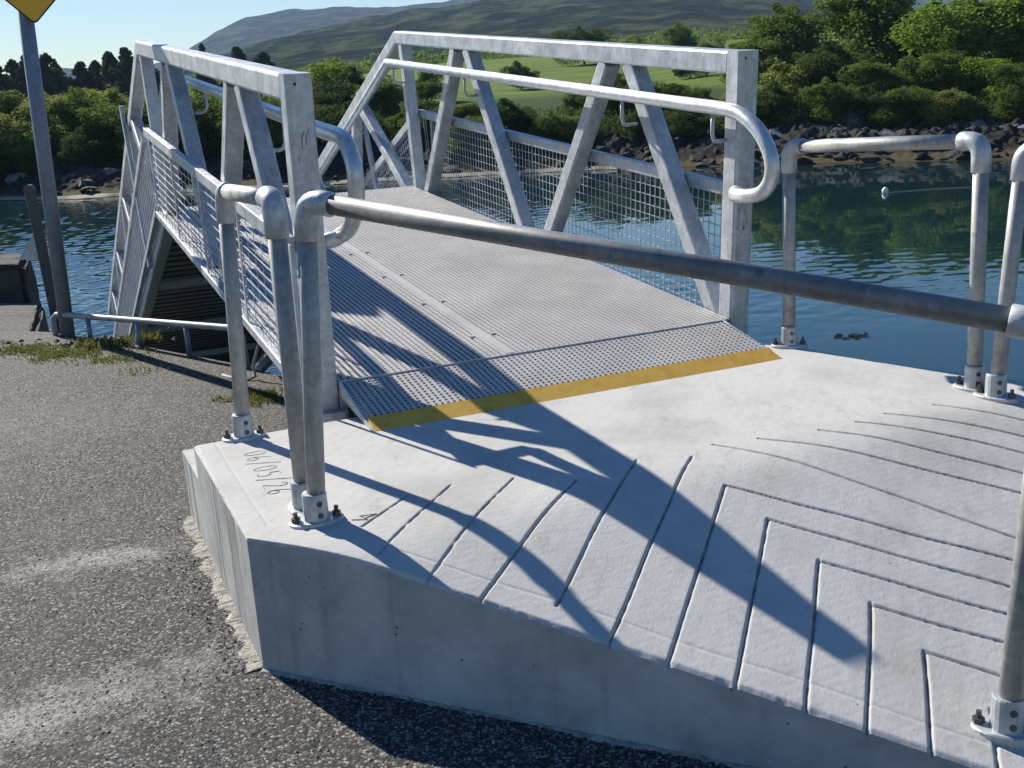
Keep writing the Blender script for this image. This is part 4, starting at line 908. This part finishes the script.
# undergrowth closing the bank between the shrubs
r = np.random.default_rng(77); cs = []
for i in range(520):
    az = r.uniform(-28, 29); e = r.uniform(4.2, 13); rr_ = float(shore_r(az))+e
    if az <= 1: e += 3.2; rr_ = float(shore_r(az))+e
    if az > 1: e = max(e, 5.6); rr_ = float(shore_r(az))+e
    cs.append((rr_*math.sin(R_(az)), rr_*math.cos(R_(az)), float(gz(az, rr_))+.35, r.uniform(.5, 1.1)))
cs = np.array(cs); li = r.integers(0, len(cs), 60000); d = r.normal(0, 1, (60000, 3)); d /= np.linalg.norm(d, axis=1)[:, None]
P_ = cs[li, :3]+d*cs[li, 3:4]*np.array([1, 1, .75])*r.uniform(.8, 1.1, (60000, 1))
V, F = leaf_quads(P_, .085, d, r); mesh_np('undergrowth', V, F, M['leaf_dark'], None, False, kind='stuff')
# distant hedge lines and scrub at the foot of the hill
cs = []
for i in range(420):
    az = r.uniform(-16, 22); rr_ = r.uniform(230, 440)
    cs.append((rr_*math.sin(R_(az)), rr_*math.cos(R_(az)), float(gz(az, rr_))+1.2, r.uniform(1.5, 4.2)))
cs = np.array(cs); li = r.integers(0, len(cs), 60000); d = r.normal(0, 1, (60000, 3)); d /= np.linalg.norm(d, axis=1)[:, None]
P_ = cs[li, :3]+d*cs[li, 3:4]*np.array([1, 1, .7])
V, F = leaf_quads(P_, .36, d, r); mesh_np('woodland', V, F, M['leaf_mid'], None, False, kind='stuff')

# things on the water
by = thing('buoy', 'small white float on the dark water to the right', 'buoy', (12.53, 36.3, ZW))
m = MB(); m.tube([(12.53, 36.3, ZW-.08), (12.53, 36.3, ZW), (12.53, 36.3, ZW+.08), (12.53, 36.3, ZW+.15), (12.53, 36.3, ZW+.19)], [.04, .09, .11, .08, .03], 12); m.build('float', M['white'], by, True)
m = MB(); m.tube([(12.6, 36.3, ZW+.01), (14, 36.5, ZW+.012), (15.6, 36.4, ZW+.012), (16.0, 36.6, ZW+.01)], .008, 5); m.build('float_line', M['rope'], by)
m = MB(); m.tube([(-19.9, 46.6, ZW-.1), (-19.9, 46.6, ZW+.05), (-19.9, 46.6, ZW+.12), (-19.9, 46.6, ZW+.16)], [.07, .12, .10, .03], 10); tag(m.build('float', M['dark_rock'], None, True), 'small dark float on the rippled water left of the sign pole', 'buoy')
vs = []; fs = []
for cx, cy, sx_, n_ in ((5.3, 16.6, .30, 16),):
    for i in range(n_):
        x, y = random.gauss(cx, sx_*.5), random.gauss(cy, sx_*.3); l_ = random.uniform(.08, .25)*.5; a = random.gauss(0, .6); o_ = len(vs)
        vs += [(x-l_*math.cos(a), y-l_*math.sin(a), ZW+.008), (x+.03, y-.04, ZW+.012), (x+l_*math.cos(a), y+l_*math.sin(a), ZW+.008), (x-.03, y+.05, ZW+.02)]; fs.append((o_, o_+1, o_+2, o_+3))
m = MB(); m.v = vs; m.f = fs; m.build('seaweed', M['weed'], None, False, kind='stuff')

# ------------------------------------------------------------------ air
m = MB(); X0, X1, Y0, Y1, Z0, Z1 = -2700, 2700, -60, 3700, -5.2, 330
m.hexa([(X0,Y0,Z0),(X1,Y0,Z0),(X1,Y1,Z0),(X0,Y1,Z0),(X0,Y0,Z1),(X1,Y0,Z1),(X1,Y1,Z1),(X0,Y1,Z1)])
kz = NB('haze_air'); pv = kz.n('ShaderNodeVolumePrincipled'); pv.inputs['Color'].default_value = (.50, .70, 1, 1); pv.inputs['Density'].default_value = 1.5e-4; pv.inputs['Anisotropy'].default_value = 0
kz.l(pv.outputs[0], kz.out.inputs['Volume']); m.build('haze', kz.m, None, kind='stuff')

sc.cycles.use_denoising = True
sc.cycles.max_bounces = 8; sc.cycles.transparent_max_bounces = 8; sc.cycles.volume_bounces = 0
sc.cycles.sample_clamp_indirect = 6
